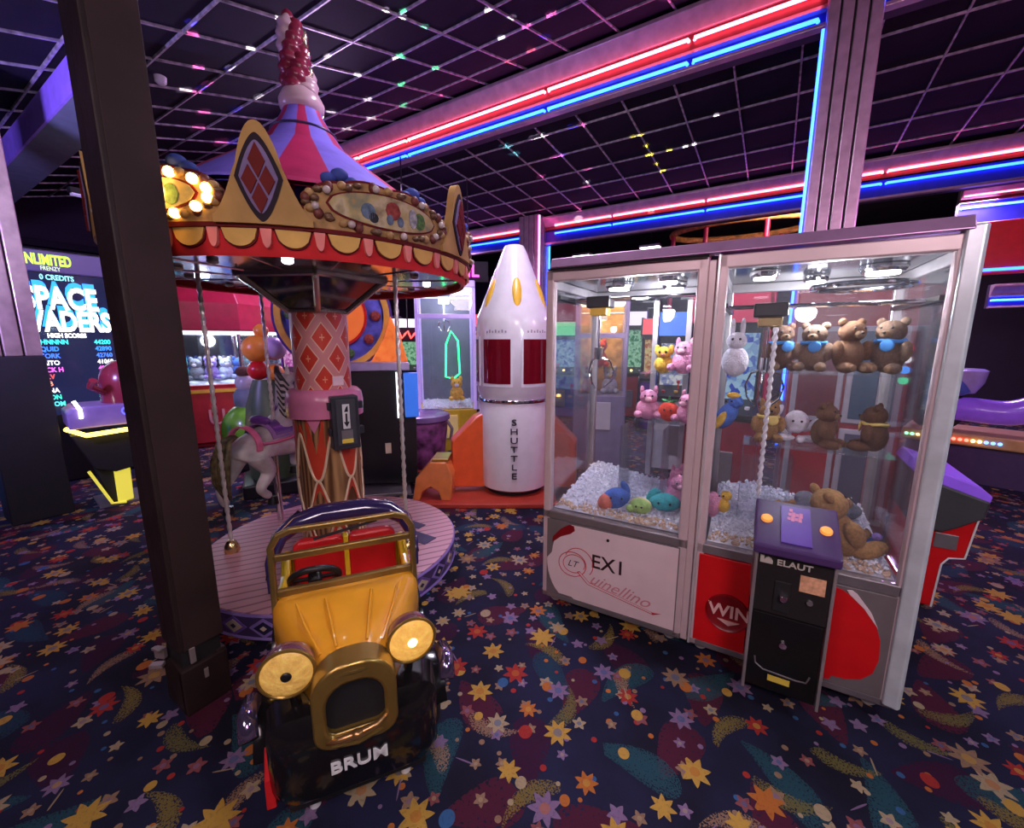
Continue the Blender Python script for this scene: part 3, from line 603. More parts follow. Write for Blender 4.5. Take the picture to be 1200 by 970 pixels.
# ---- toys
def fur(name, col): return M(name, col, .85, var=.25, vscale=30, bump=.9, bscale=140)
browns = [fur('fur_brown', (.20, .085, .035)), fur('fur_dark_brown', (.13, .055, .03)), fur('fur_tan', (.52, .28, .10)), fur('fur_grey_brown', (.24, .14, .09))]
TG = 'plush toys in the claw machines'
def bear(label, loc, rz, s, m, scarf=None, lie=False):
    t = thing('plush_bear', label, 'plush toy', cw(*loc), rz+CA, TG); s *= 1.13; t.scale = (s, s, s)
    if lie: t.rotation_euler[0] = RAD(-25)
    muz = fur('fur_muzzle', (.28, .155, .075))
    b = MB().ell((0, 0, .30), (.24, .21, .30)).ell((0, -.03, .70), (.21, .19, .19)).ell((-.16, 0, .86), (.075, .05, .075), 10, 8).ell((.16, 0, .86), (.075, .05, .075), 10, 8)
    b.ell((-.25, -.08, .38), (.085, .10, .17), 12, 8).ell((.25, -.08, .38), (.085, .10, .17), 12, 8).ell((-.17, -.20, .09), (.10, .19, .095), 12, 8).ell((.17, -.20, .09), (.10, .19, .095), 12, 8)
    b.build('body', m, t, smooth='all')
    MB().ell((0, -.20, .65), (.09, .07, .07), 12, 8).build('muzzle', muz, t, smooth='all')
    MB().ell((0, -.265, .68), (.03, .02, .022), 8, 6).build('nose', black, t, smooth='all')
    for x in (-.075, .075): MB().ell((x, -.19, .76), .022, 8, 6).build('eye', black, t, smooth='all')
    for x in (-.17, .17): MB().ell((x, -.38, .09), (.06, .015, .06), 10, 6).build('paw_pad', muz, t, smooth='all')
    if scarf:
        MB().tube([(.19*cos(a), -.02+.18*sin(a), .545+.01*sin(3*a)) for a in [2*pi*k/20 for k in range(20)]], .035, 8, True).ell((.05, -.23, .47), (.11, .02, .10), 10, 8, Matrix.Rotation(-.5, 3, 'Y')).build('scarf', scarf, t, smooth='all')
    return t
bluecl = M('blue_felt', (.05, .25, .65), .7); yelcl = M('yellow_ribbon', (.75, .55, .15), .6)
S1, S2 = 1.455, 1.088
bear('dark brown plush bear with blue bib nearest the gantry on the upper shelf', (1.12, .36, S1), .3, .22, browns[1], bluecl)
bear('brown plush bear with blue bib, second along the upper shelf', (1.255, .36, S1), -.25, .22, browns[3], bluecl)
bear('brown plush bear without bib, third along the upper shelf', (1.39, .36, S1), .5, .235, browns[0])
bear('grey-brown plush bear with slanted blue bib at the end of the upper shelf', (1.535, .36, S1), -.6, .235, browns[3], bluecl)
bear('olive-brown plush bear behind the pale rope on the lower shelf', (1.10, .38, S2), .2, .21, browns[2], yelcl)
bear('brown plush bear turned sideways in the middle of the lower shelf', (1.335, .36, S2), 1.1, .21, browns[0])
bear('brown plush bear with yellow ribbon at the end of the lower shelf', (1.53, .36, S2), -1.9, .215, browns[0], yelcl)
bear('large tan plush bear lying on the chips beside the coin box', (1.46, .19, .625), 1.9, .33, browns[2], lie=True)
bear('small tan plush bear peeping over the coin box', (1.20, .17, .64), .6, .20, browns[2])
def blob(name, label, loc, rz, parts, cat='plush toy'):
    t = thing(name, label, cat, cw(*loc), rz+CA, TG)
    for nm, m, items in parts:
        b = MB()
        for it in items: b.ell(it[0], it[1], 14, 9, Euler(it[2]).to_matrix() if len(it) > 2 else None)
        b.build(nm, m, t, smooth='all')
    return t
P_ = lambda n_, c=(.35, .25, .7): fur('plush_'+n_, c)
pk, ye, rd, tl, gr, bl, wh, gy, orr, ol = P_('pink', (.75, .30, .48)), P_('yellow', (.80, .48, .05)), P_('red', (.75, .06, .03)), P_('teal', (.05, .45, .50)), P_('green', (.38, .62, .18)), P_('blue', (.06, .16, .55)), P_('white', (.75, .72, .80)), P_('grey', (.22, .24, .30)), P_('coral', (.80, .22, .15)), P_('dark_green', (.05, .25, .08))
eyes = lambda x, y, z, r=.008: ('eye', black, [((-x, y, z), r), ((x, y, z), r)])
blob('plush_bird', 'yellow plush bird toy on the upper shelf of the left machine', (.545, .50, 1.413), 0, [('body', ye, [((0, 0, .05), (.055, .05, .055)), ((0, -.01, .115), (.042, .04, .04)), ((-.04, 0, .135), (.016, .012, .03)), ((.04, 0, .135), (.016, .012, .03))]), ('beak', orr, [((0, -.05, .108), (.014, .02, .009))]), eyes(.018, -.045, .122)])
for (lb, x, y, z, rz, s) in (('pink plush pig with pricked ears beside the yellow bird', .66, .50, 1.413, -.2, 1), ('pink plush pig on the lower shelf left of the red berry', .47, .50, 1.123, .2, 1), ('pink plush pig on the lower shelf right of the red berry', .71, .45, 1.123, -.5, .95), ('pink plush pig resting on the chips by the divider', .70, .34, .66, .3, 1), ('pink plush pig half buried behind the teal whale', .66, .55, .66, .9, .9)):
    g = blob('plush_pig', lb, (x, y, z), rz, [('body', pk, [((0, 0, .055), (.062, .055, .058)), ((0, -.015, .12), (.045, .042, .04)), ((-.035, 0, .155), (.012, .01, .026)), ((.035, 0, .155), (.012, .01, .026)), ((-.05, -.04, .03), (.022, .03, .02)), ((.05, -.04, .03), (.022, .03, .02))]), ('snout', M('snout_pink', (.85, .45, .55), .6), [((0, -.055, .112), (.017, .012, .013))]), eyes(.018, -.05, .13, .006)]); g.scale = (s*1.15,)*3
blob('plush_strawberry', 'red plush strawberry with green leaf between the pink pigs', (.595, .48, 1.123), 0, [('body', rd, [((0, 0, .06), (.06, .055, .06)), ((0, 0, .035), (.04, .04, .036))]), ('leaf', ol, [((-.02, 0, .122), (.03, .02, .009), (0, .3, 0)), ((.02, 0, .122), (.03, .02, .009), (0, -.3, 0)), ((0, 0, .135), (.007, .007, .02))]), eyes(.018, -.05, .075, .006)])
blob('plush_fish', 'blue plush fish with coral belly lying on the chips', (.385, .17, .635), .3, [('body', bl, [((0, 0, .065), (.085, .055, .06), (0, -.4, 0)), ((.05, 0, .13), (.022, .012, .045), (0, -.5, 0))]), ('belly', orr, [((-.05, -.008, .045), (.06, .05, .045), (0, -.7, 0))]), eyes(.03, -.05, .08, .007)])
blob('plush_turtle', 'small green plush turtle between the fish and the whale', (.53, .16, .635), 0, [('body', gr, [((0, 0, .05), (.06, .055, .045)), ((-.05, -.03, .035), (.025, .022, .022))]), ('shell_band', P_('cream', (.7, .6, .3)), [((0, .003, .052), (.062, .03, .046))]), eyes(.015, -.052, .06, .006)])
blob('plush_whale', 'teal plush whale on the chips near the divider', (.645, .22, .655), .15, [('body', tl, [((0, 0, .055), (.085, .055, .05)), ((-.07, 0, .09), (.02, .012, .045), (0, .5, 0)), ((-.05, .01, .11), (.03, .014, .012))]), eyes(.03, -.048, .06, .007)])
blob('plush_rabbit', 'white plush rabbit hanging near the divider inside the bear machine', (.93, .22, 1.44), 0, [('body', wh, [((0, 0, .06), (.06, .05, .075)), ((0, -.01, .16), (.045, .042, .042)), ((-.022, 0, .225), (.012, .01, .045)), ((.022, 0, .225), (.012, .01, .045))]), eyes(.016, -.048, .168, .006)])
blob('plush_parrot', 'blue and yellow plush parrot leaning on the left side glass of the bear machine', (.915, .20, 1.15), .2, [('body', bl, [((0, 0, .08), (.045, .04, .075), (0, .5, 0)), ((.035, -.01, .15), (.034, .032, .032))]), ('wing', ye, [((-.03, -.03, .06), (.02, .015, .05), (0, .5, 0)), ((.02, -.02, .185), (.03, .02, .016))]), eyes(.012, -.035, .158, .006)])
blob('plush_octopus', 'pale grey plush octopus sprawled behind the middle bear', (1.23, .44, 1.088), 0, [('body', wh, [((0, 0, .10), (.055, .05, .06)), ((-.07, 0, .06), (.05, .02, .018), (0, .7, 0)), ((.07, 0, .09), (.055, .02, .018), (0, -.8, 0)), ((-.05, -.03, .02), (.05, .02, .018)), ((.06, -.02, .02), (.05, .02, .018)), ((.02, -.05, .02), (.02, .05, .018)), ((-.09, .0, .14), (.02, .014, .05), (0, .5, 0))]), eyes(.018, -.05, .11, .006)])
blob('plush_penguin', 'grey plush penguin with yellow beak on the chips behind the coin box', (1.30, .38, .655), .1, [('body', gy, [((0, 0, .06), (.085, .07, .065)), ((.10, .05, .06), (.09, .06, .05))]), ('face', wh, [((0, -.05, .065), (.055, .028, .045))]), ('beak', ye, [((-.005, -.078, .06), (.026, .02, .02))]), eyes(.028, -.075, .082, .007)])
blob('plush_crab', 'flat blue plush crab on the chips by the corner post', (1.54, .28, .645), 0, [('body', bl, [((0, 0, .025), (.055, .045, .024))]), ('claw', P_('violet', (.35, .25, .7)), [((-.03, -.03, .07), (.02, .016, .018)), ((.03, -.03, .07), (.02, .016, .018))]), eyes(.014, -.04, .035, .006)])
blob('plush_duck', 'small yellow and pink plush duck at the left glass of the bear machine', (.92, .18, .70), .3, [('body', ye, [((0.02, 0, .06), (.032, .03, .036)), ((.03, 0, .115), (.026, .025, .026))]), ('bib', pk, [((-.03, .01, .06), (.04, .035, .07))]), eyes(.01, -.025, .12, .005)])
blob('plush_seal', 'dark grey plush seal lying at the back of the bear machine', (1.44, .55, .67), 0, [('body', gy, [((0, 0, .05), (.13, .07, .06)), ((-.12, -.01, .08), (.05, .045, .045))]), ('collar', ye, [((-.03, -.02, .085), (.04, .05, .03))]), eyes(.02, -.066, .06, .006)])

# ================================================================== CAROUSEL
CX, CY = -2.62, 1.72
car = thing('carousel', 'small children\'s carousel with striped tent roof and painted rounding boards', 'carousel', (CX, CY, 0))
deckm = M('pink_deck_boards', (.60, .30, .33), .45, var=.1)
def plank_lines(m, scale):
    nt = m.node_tree; n = nt.nodes; l = nt.links; b = n['Principled BSDF']
    tc = n.new('ShaderNodeTexCoord'); mp = n.new('ShaderNodeMapping'); mp.inputs['Rotation'].default_value = (0, 0, -1.0); l.new(tc.outputs['Object'], mp.inputs[0])
    wv = n.new('ShaderNodeTexWave'); wv.inputs['Scale'].default_value = scale*.8; wv.inputs['Distortion'].default_value = 1.2; wv.inputs['Detail'].default_value = 2; wv.bands_direction = 'Y'; l.new(mp.outputs[0], wv.inputs[0])
    r = n.new('ShaderNodeValToRGB'); r.color_ramp.elements[0].position = .02; r.color_ramp.elements[0].color = (.30, .12, .16, 1); r.color_ramp.elements[1].position = .18; r.color_ramp.elements[1].color = (.64, .33, .36, 1)
    l.new(wv.outputs['Fac'], r.inputs[0]); l.new(r.outputs[0], b.inputs['Base Color'])
plank_lines(deckm, 5.5)
PR, PH = .86, .16
purp = M('dark_purple_paint', (.085, .05, .16), .4); lav = M('lavender_paint', (.30, .20, .58), .4); cream = M('cream_paint', (.62, .50, .36), .4); navyp = M('navy_paint', (.03, .025, .08), .4)
pl = MB().lathe([(PR-.03, 0), (PR, .012), (PR, PH-.012), (PR-.012, PH)], 96).build('platform', purp, car, smooth=True)
MB().lathe([(PR-.004, PH-.004), (PR-.004, PH+.004), (0, PH+.004)], 96).build('deck', deckm, car)
MB().lathe([(PR+.002, PH-.02), (PR+.008, PH-.012), (PR+.002, PH-.002)], 96).lathe([(PR+.002, .006), (PR+.008, .014), (PR+.002, .024)], 96).build('rim_band', lav, pl, smooth=True)
NL = 30
for k in range(NL):
    a = 2*pi*k/NL; da = pi/NL
    th = [a-da*.92+da*1.84*i/8 for i in range(9)]; hh = [1-abs(i-4)/4 for i in range(9)]
    MB().strip(th, [PH/2-.058*q-.001 for q in hh], [PH/2+.058*q+.001 for q in hh], PR-.002, PR+.003).build('lozenge', lav if k % 2 else M('violet_paint', (.20, .10, .45), .4), pl)
    th = [a-da*.62+da*1.24*i/8 for i in range(9)]
    MB().strip(th, [PH/2-.038*q-.001 for q in hh], [PH/2+.038*q+.001 for q in hh], PR, PR+.005).build('lozenge_field', navyp if k % 2 else cream, pl)
    th = [a-da*.2+da*.4*i/4 for i in range(5)]; h4 = [1-abs(i-2)/2 for i in range(5)]
    MB().strip(th, [PH/2-.014*q-.001 for q in h4], [PH/2+.014*q+.001 for q in h4], PR, PR+.007).build('lozenge_dot', cream if k % 2 else navyp, pl)
# centre column
def pattern_mat(name, kind):
    m = bpy.data.materials.new(name); m.use_nodes = True; nt = m.node_tree; n = nt.nodes; l = nt.links; b = n['Principled BSDF']; b.inputs['Roughness'].default_value = .28
    tc = n.new('ShaderNodeTexCoord'); se = n.new('ShaderNodeSeparateXYZ'); l.new(tc.outputs['Object'], se.inputs[0])
    def mth(op, a, c=None, d=None):
        q = n.new('ShaderNodeMath'); q.operation = op
        for i, x in enumerate((a, c, d)):
            if x is None: continue
            if isinstance(x, (int, float)): q.inputs[i].default_value = x
            else: l.new(x, q.inputs[i])
        return q.outputs[0]
    def mix(a, c, f):
        q = n.new('ShaderNodeMix'); q.data_type = 'RGBA'; l.new(f, q.inputs['Factor'])
        for i, x in ((6, a), (7, c)):
            if isinstance(x, tuple): q.inputs[i].default_value = (*x, 1)
            else: l.new(x, q.inputs[i])
        return q.outputs[2]
    th = mth('DIVIDE', mth('ARCTAN2', se.outputs[1], se.outputs[0]), 2*pi)
    if kind == 'lattice':
        u = mth('MULTIPLY', th, 6); v = mth('MULTIPLY', se.outputs[2], 3.7)
        a = mth('ABSOLUTE', mth('SUBTRACT', mth('FRACT', mth('ADD', mth('ADD', u, v), 20)), .5)); c = mth('ABSOLUTE', mth('SUBTRACT', mth('FRACT', mth('ADD', mth('SUBTRACT', u, v), 20)), .5))
        d = mth('MAXIMUM', a, c)
        col = mix((.62, .05, .03), (.80, .55, .42), mth('GREATER_THAN', d, .33)); col = mix(col, (.66, .26, .26), mth('GREATER_THAN', d, .37))
        k1 = mth('LESS_THAN', mth('MINIMUM', mth('ABSOLUTE', mth('SUBTRACT', a, c)), mth('ADD', a, c)), .02)
        cross = mth('MULTIPLY', mth('LESS_THAN', mth('ADD', a, c), .16), mth('LESS_THAN', mth('MINIMUM', mth('ABSOLUTE', mth('SUBTRACT', a, c)), 1.0), .03))
        col = mix(col, (.8, .35, .2), cross)
    else:
        nz = n.new('ShaderNodeTexWave'); nz.inputs['Scale'].default_value = 9; nz.inputs['Distortion'].default_value = 5; nz.inputs['Detail'].default_value = 3
        mp = n.new('ShaderNodeMapping'); mp.inputs['Scale'].default_value = (1, 1, .15); l.new(tc.outputs['Object'], mp.inputs[0]); l.new(mp.outputs[0], nz.inputs[0])
        r = n.new('ShaderNodeValToRGB'); r.color_ramp.elements[0].color = (.10, .04, .018, 1); r.color_ramp.elements[1].color = (.46, .25, .11, 1); l.new(nz.outputs['Fac'], r.inputs[0])
        col = r.outputs[0]
    l.new(col, b.inputs['Base Color']); return m
redo = M('orange_red_paint', (.60, .06, .03), .3); pinkg = M('pink_gloss', (.72, .22, .38), .25); creamo = M('cream_outline', (.80, .60, .40), .35)
MB().lathe([(.205, PH), (.205, 1.20)], 48).build('column_wood', pattern_mat('painted_wood_grain', 'wood'), car, smooth=True)
MB().lathe([(.178, 1.2), (.178, 1.84)], 48).build('column_lattice', pattern_mat('red_diamond_lattice', 'lattice'), car, smooth=True)
MB().lathe([(.20, 1.10), (.245, 1.10), (.248, 1.20), (.240, 1.255), (.215, 1.28), (.175, 1.285)], 48).build('pink_collar', pinkg, car, smooth=True)
def ogee(nm, a0, half, z0, z1, point, w, R, m, par, up_=1):
    pts = []
    for i in range(25):
        s = -1+2*i/24; a = a0+half*s; z = z0+(z1-z0)*(.5+.5*cos(pi*abs(s)**.85))
        pts.append((R*cos(a), R*sin(a), z))
    return MB().tube(pts, w, 6).build(nm, m, par, smooth=True)
def ogee_fill(nm, a0, half, z0, z1, point, d, R, m, par):
    th = [a0-half+2*half*i/24 for i in range(25)]; hi = [z0+(z1-z0)*(.5+.5*cos(pi*abs(-1+2*i/24)**.85)) for i in range(25)]
    return MB().strip(th, [h-d for h in hi], hi, R-.002, R+.003).build(nm, m, par)
for k in range(6):
    a = RAD(-33.3+8+60*k)
    ogee_fill('red_arch', a, RAD(29), .72, 1.06, 1.25, .055, .206, redo, car); ogee('cream_line', a, RAD(28), .68, 1.0, 1.3, .009, .209, creamo, car)
    # red hour-glass between two tall wooden points
    ac = a+RAD(30); th = [ac-RAD(16)+RAD(32)*i/10 for i in range(11)]; q_ = [abs(-1+2*i/10) for i in range(11)]
    MB().strip(th, [.66+.10*q for q in q_], [.86+.28*q for q in q_], .204, .2085).build('red_hourglass', redo, car)
    MB().strip(th, [1.00+.12*q for q in q_], [1.13]*11, .206, .212).build('pink_point', pinkg, car)
    ogee_fill('red_arch', ac, RAD(28), .47, .66, 1.3, .05, .206, redo, car); ogee('cream_line', ac, RAD(28), .45, .68, 1.3, .008, .21, creamo, car)
    ogee_fill('red_arch', a, RAD(27), .20, .42, 1.5, .06, .206, redo, car); ogee('cream_line', a, RAD(20), .17, .33, 1.7, .009, .21, creamo, car); ogee('cream_line', a, RAD(28), .22, .44, 1.5, .007, .21, creamo, car)
# coin box on the column
acb = RAD(-8)
cbx = empty_part('coin_box', car, (.235*cos(acb), .235*sin(acb), .90), acb+pi/2-.25)
dg = M('dark_grey_steel', (.05, .05, .065), .4, .4)
MB().bb((-.085, -.075, 0), (.085, .05, .35)).build('box_body', dg, cbx, bevel=.008)
MB().bb((-.06, -.085, .03), (.06, -.075, .33)).build('box_door', M('door_grey', (.075, .075, .095), .4, .3), cbx, bevel=.006)
for z in (.09, .26): [MB().bb((xa, -.05, z), (xb, .0, z+.05)).build('hinge', dg, cbx, bevel=.005) for xa, xb in ((.085, .12), (-.1, -.085))]
MB().bb((-.022, -.088, .14), (.022, -.085, .30)).build('arrow_label', white, cbx)
MB().prism([(-.018, .185), (.018, .185), (0, .15)], -.0895, -.0875, 'y').bb((-.006, -.0895, .185), (.006, -.0875, .24)).prism([(-.012, .25), (.012, .25), (.012, .29), (0, .28)], -.0895, -.0875, 'y').build('arrow_mark', black, cbx)
MB().bb((-.035, -.088, .075), (.035, -.085, .13)).build('coin_plate', greym, cbx); MB().bb((-.035, -.0885, .045), (.035, -.0855, .072)).build('yellow_tag', M('yellow_sticker'), cbx)
o = MB().box((.0, 0, 0), (.075, .008, .06)).build('pale_sticker', M('pink_sticker', (.85, .6, .65), .5), car, loc=(.183*cos(RAD(-5)), .183*sin(RAD(-5)), 1.34), rz=RAD(85))
# mirrored funnel under the roof
mir = M('smoked_mirror', (.30, .29, .30), .08, 1); olivech = M('olive_chrome', (.50, .48, .40), .22, .9)
fz0, fz1, fr0, fr1 = 1.79, 1.985, .20, .47
fun = MB().lathe([(fr0, fz0), (fr1, fz1)], 6, a0=RAD(-33.3), a1=RAD(-33.3)+2*pi).build('funnel', mir, car)
for k in range(6):
    a = RAD(-33.3)+k*pi/3; a2 = a+pi/3
    p0 = Vector((fr0*cos(a), fr0*sin(a), fz0)); p1 = Vector((fr1*cos(a), fr1*sin(a), fz1)); q0 = Vector((fr0*cos(a2), fr0*sin(a2), fz0)); q1 = Vector((fr1*cos(a2), fr1*sin(a2), fz1))
    MB().tube([p0, p1], .02, 8).tube([p1, q1], .024, 8).tube([p0, q0], .015, 8).build('funnel_frame', olivech, fun, smooth=True)
    for s_ in (.3, .7):
        c = p1.lerp(q1, s_)*.93; 
    MB().ell(p1*1.0+Vector((0, 0, -.03)), .009, 8, 6).build('frame_stud', white, fun, smooth=True)
und = MB().lathe([(.42, 1.99), (.955, 2.0), (.955, 2.03), (.42, 2.03)], 48, cap=False).build('mirrored_soffit', M('soffit_mirror', (.62, .6, .62), .12, 1, bump=.1, bscale=6), car, smooth=True)
for k in range(12):
    a = k*pi/6+.1; r0, r1 = .47, .95
    MB().tube([(r0*cos(a), r0*sin(a), 1.992), (r1*cos(a), r1*sin(a), 1.998)], .006, 6).build('soffit_rib', chrome, und)
    b_ = MB().ell((.72*cos(a+.2), .72*sin(a+.2), 1.988), (.028, .028, .014), 12, 6).build('soffit_lamp', lampw if k in (1, 10) else M('unlit_bulb', (.5, .42, .40), .2), und, smooth=True)
# rounding boards
CR_ = 1.0; F0 = RAD(-43.5)
rb = M('red_band_paint', (.62, .03, .035), .3); yel = M('yellow_scallop', (.66, .40, .11), .35); pkt = M('salmon_tongue', (.80, .25, .22), .35); maro = M('maroon_line', (.12, .01, .012), .4)
band = MB().lathe([(.95, 1.97), (.975, 1.962), (.985, 1.985), (.995, 2.075), (.97, 2.08)], 96, cap=False).build('red_band', rb, car, smooth=True)
MB().lathe([(.985, 2.07), (1.012, 2.072), (1.015, 2.09), (.985, 2.095)], 96, cap=False).build('cornice', maro, car, smooth=True)
NS = 30
for k in range(NS):
    a = F0+2*pi*(k+.5)/NS; hw = pi/NS*.74
    th = [a-hw+2*hw*i/10 for i in range(11)]; lo = [2.073-.075*sqrt(max(0, 1-(-1+2*i/10)**2)) for i in range(11)]
    MB().strip(th, [z-.006 for z in lo], [2.074]*11, .988, .997).build('scallop_edge', maro, band)
    hw *= .92; th = [a-hw+2*hw*i/10 for i in range(11)]
    MB().strip(th, lo, [2.074]*11, .99, 1.004).build('scallop', yel, band, smooth=True)
    a2 = F0+2*pi*k/NS; hw = pi/NS*.22; th = [a2-hw+2*hw*i/6 for i in range(7)]; lo = [2.073-.08*sqrt(max(0, 1-(-1+2*i/6)**2)) for i in range(7)]
    MB().strip(th, lo, [2.074]*7, .99, 1.008).build('tongue', pkt, band, smooth=True)
fincol = M('fin_gold_cream', (.42, .25, .085), .35); lensdark = M('lens_outline', (.02, .012, .02), .3); lensin = M('lens_lilac', (.20, .15, .30), .4); reddia = M('red_glass_diamond', (.13, .012, .010), .38)
boardc = M('board_cream', (.34, .20, .08), .4, var=.45, vscale=14)
def scene_paint(seed):
    m = bpy.data.materials.new('painted_scene'); m.use_nodes = True; nt = m.node_tree; n = nt.nodes; l = nt.links; b = n['Principled BSDF']; b.inputs['Roughness'].default_value = .6; b.inputs['Specular IOR Level'].default_value = .15
    tc = n.new('ShaderNodeTexCoord'); mp = n.new('ShaderNodeMapping'); mp.inputs['Location'].default_value = (seed, seed*2, 0); l.new(tc.outputs['Object'], mp.inputs[0])
    vo = n.new('ShaderNodeTexNoise'); vo.inputs['Scale'].default_value = 7; vo.inputs['Detail'].default_value = 6; l.new(mp.outputs[0], vo.inputs[0])
    r = n.new('ShaderNodeValToRGB'); cr = r.color_ramp
    cols = [(.07, .04, .03), (.28, .22, .12), (.50, .42, .26), (.42, .33, .14), (.22, .22, .14), (.45, .26, .08)]
    while len(cr.elements) < len(cols): cr.elements.new(.5)
    for i, c in enumerate(cols): cr.elements[i].position = .3+.08*i; cr.elements[i].color = (*c, 1)
    l.new(vo.outputs['Fac'], r.inputs[0]); l.new(r.outputs[0], b.inputs['Base Color']); return m
unlit = M('unlit_bulb'); litb = M('lit_bulb', (1, .8, .4), .3, emit=(1, .55, .13), es=10, var=.02)
bow = M('blue_bow_paint', (.05, .08, .32), .4)
blobcols = [M('scene_red', (.26, .05, .04), .4, var=.5, vscale=40), M('scene_blue', (.10, .14, .20), .4, var=.5, vscale=40), M('scene_green', (.08, .16, .05), .4, var=.5, vscale=40), M('scene_white', (.36, .36, .38), .4, var=.5, vscale=40), M('scene_dark', (.03, .03, .035), .4)]
litset = []
for q in [fincol, lensdark, lensin, reddia, boardc, yel, pkt, maro, rb, bow]+blobcols:
    bs_ = q.node_tree.nodes['Principled BSDF']; bs_.inputs['Roughness'].default_value = .6; bs_.inputs['Specular IOR Level'].default_value = .12
for k in range(6):
    a0 = F0+k*pi/3; vis = k in (0, 1, 5)
    # fin
    hw = RAD(6.3); n_ = 36; th = [a0-hw*1.7+3.4*hw*i/n_ for i in range(n_+1)]; ss = [-1.7+3.4*i/n_ for i in range(n_+1)]
    top = [2.095+(.385*(1-(abs(s)/1.02)**2.1)**.75 if abs(s) < .78 else .20*max(0, (1.7-abs(s))/.92)**1.5+.02) for s in ss]
    fin = MB().strip(th, [2.085]*len(th), top, .985, 1.03).build('fin_board', fincol, car, smooth=True)
    lens = lambda q, zc, hh: ([a0-hw*q+2*hw*q*i/n_ for i in range(n_+1)], [zc-hh*(1-abs(-1+2*i/n_)**1.6) for i in range(n_+1)], [zc+hh*(1-abs(-1+2*i/n_)**1.6) for i in range(n_+1)])
    th, lo, hi = lens(.80, 2.262, .17); MB().strip(th, lo, hi, 1.0, 1.036).build('lens_outline', lensdark, fin)
    th, lo, hi = lens(.64, 2.262, .14); MB().strip(th, lo, hi, 1.0, 1.040).build('lens_field', lensin, fin)
    for (da, zc, wd_, hh) in ((0, 2.325, .27, .066), (-.29, 2.25, .25, .055), (.29, 2.25, .25, .055), (0, 2.18, .25, .058)):
        dn = [1-abs(i-4)/4 for i in range(9)]; ac = a0+hw*da
        MB().strip([ac-hw*wd_+2*hw*wd_*i/8 for i in range(9)], [zc-hh*q-.001 for q in dn], [zc+hh*q+.001 for q in dn], 1.0, 1.048).build('red_diamond', reddia, fin)
    # board between fins
    ac = a0+pi/6; hb = RAD(21.8); n2 = 28; th = [ac-hb+2*hb*i/n2 for i in range(n2+1)]; ss = [-1+2*i/n2 for i in range(n2+1)]
    top = [2.13+.17*sqrt(max(0, 1-abs(s)**3))+.012*abs(sin(6*s)) for s in ss]
    bd = MB().strip(th, [2.088]*len(th), top, .97, 1.012).build('crest_board', boardc, car, smooth=True)
    MB().strip([ac-hb*1.03+2.06*hb*i/n2 for i in range(n2+1)], [2.086]*(n2+1), [t_+.012 for t_ in top], .965, 1.004).build('crest_edge', maro, bd)
    th = [ac-hb*.74+1.48*hb*i/n2 for i in range(n2+1)]; el = [sqrt(max(0, 1-s*s)) for s in ss]
    MB().strip(th, [2.20-.078*e-.001 for e in el], [2.20+.078*e+.001 for e in el], 1.0, 1.018).build('oval_line', maro, bd)
    th = [ac-hb*.71+1.42*hb*i/n2 for i in range(n2+1)]
    MB().strip(th, [2.20-.070*e-.001 for e in el], [2.20+.070*e+.001 for e in el], 1.0, 1.022).build('oval_picture', scene_paint(k*1.7), bd)
    rr = random.Random(k+3)
    for (sx, sz, wx, hz, ci) in ((-.34, -.01, .07, .035, 1), (-.26, -.035, .045, .022, 4), (.06, .012, .08, .04, 0), (.0, -.03, .035, .024, 1), (.18, -.03, .035, .024, 1), (.42, .0, .05, .045, 3), (.56, -.005, .07, .04, 2)):
        a1 = ac+hb*.8*sx; e9 = [sqrt(max(0, 1-(-1+2*i/8)**2)) for i in range(9)]
        MB().strip([a1-hb*wx*1.3+2.6*hb*wx*i/8 for i in range(9)], [2.20+sz-hz*e for e in e9], [2.20+sz+hz*e for e in e9], 1.0, 1.025).build('painted_figure', blobcols[ci], bd)
    # beading and bulbs round the board
    for i in range(30):
        s = 2*pi*i/30+.1; a1 = ac+hb*.95*cos(s); z1 = 2.20+.098*sin(s); MB().ell((1.014*cos(a1), 1.014*sin(a1), z1), (.022, .022, .013+.006*(i % 3)), 8, 6).build('scroll_bead', [M('dark_bronze', (.16, .09, .05), .45, .3), M('scroll_ochre', (.40, .24, .09), .5), M('scroll_maroon', (.14, .03, .02), .5)][i % 3], bd, smooth='all')
    for i in range(16):
        s = 2*pi*i/16+.2; a1 = ac+hb*.87*cos(s); z1 = 2.195+.092*sin(s)*(1 if sin(s) < 0 else 1.05)
        R1 = 1.03; lit = (k == 5 and i in (0, 1, 2, 12, 13, 14, 15, 10))
        if k == 5 and lit: litset.append((R1*cos(a1), R1*sin(a1), z1))
        if i % 2 == 0 or lit: MB().ell((R1*cos(a1), R1*sin(a1), z1), .021 if lit else .017, 12, 8).build('bulb', litb if lit else unlit, bd, smooth='all')
        else: MB().ell((1.015*cos(a1), 1.015*sin(a1), z1), (.02, .02, .017), 10, 6).build('scroll_bead', M('dark_bronze', (.20, .12, .07), .35, .4), bd, smooth='all')
    for s in (-.55, .45):
        a1 = ac+hb*s*1.0; zt = 2.315
        g = MB()
        for (dx, dz, r_) in ((-.05, .0, .035), (0, .02, .04), (.05, -.005, .035)): g.ell(((.97)*cos(a1+dx), .97*sin(a1+dx), zt+dz), (r_, r_, r_*.75), 10, 7)
        g.build('blue_bow', bow, bd, smooth='all')
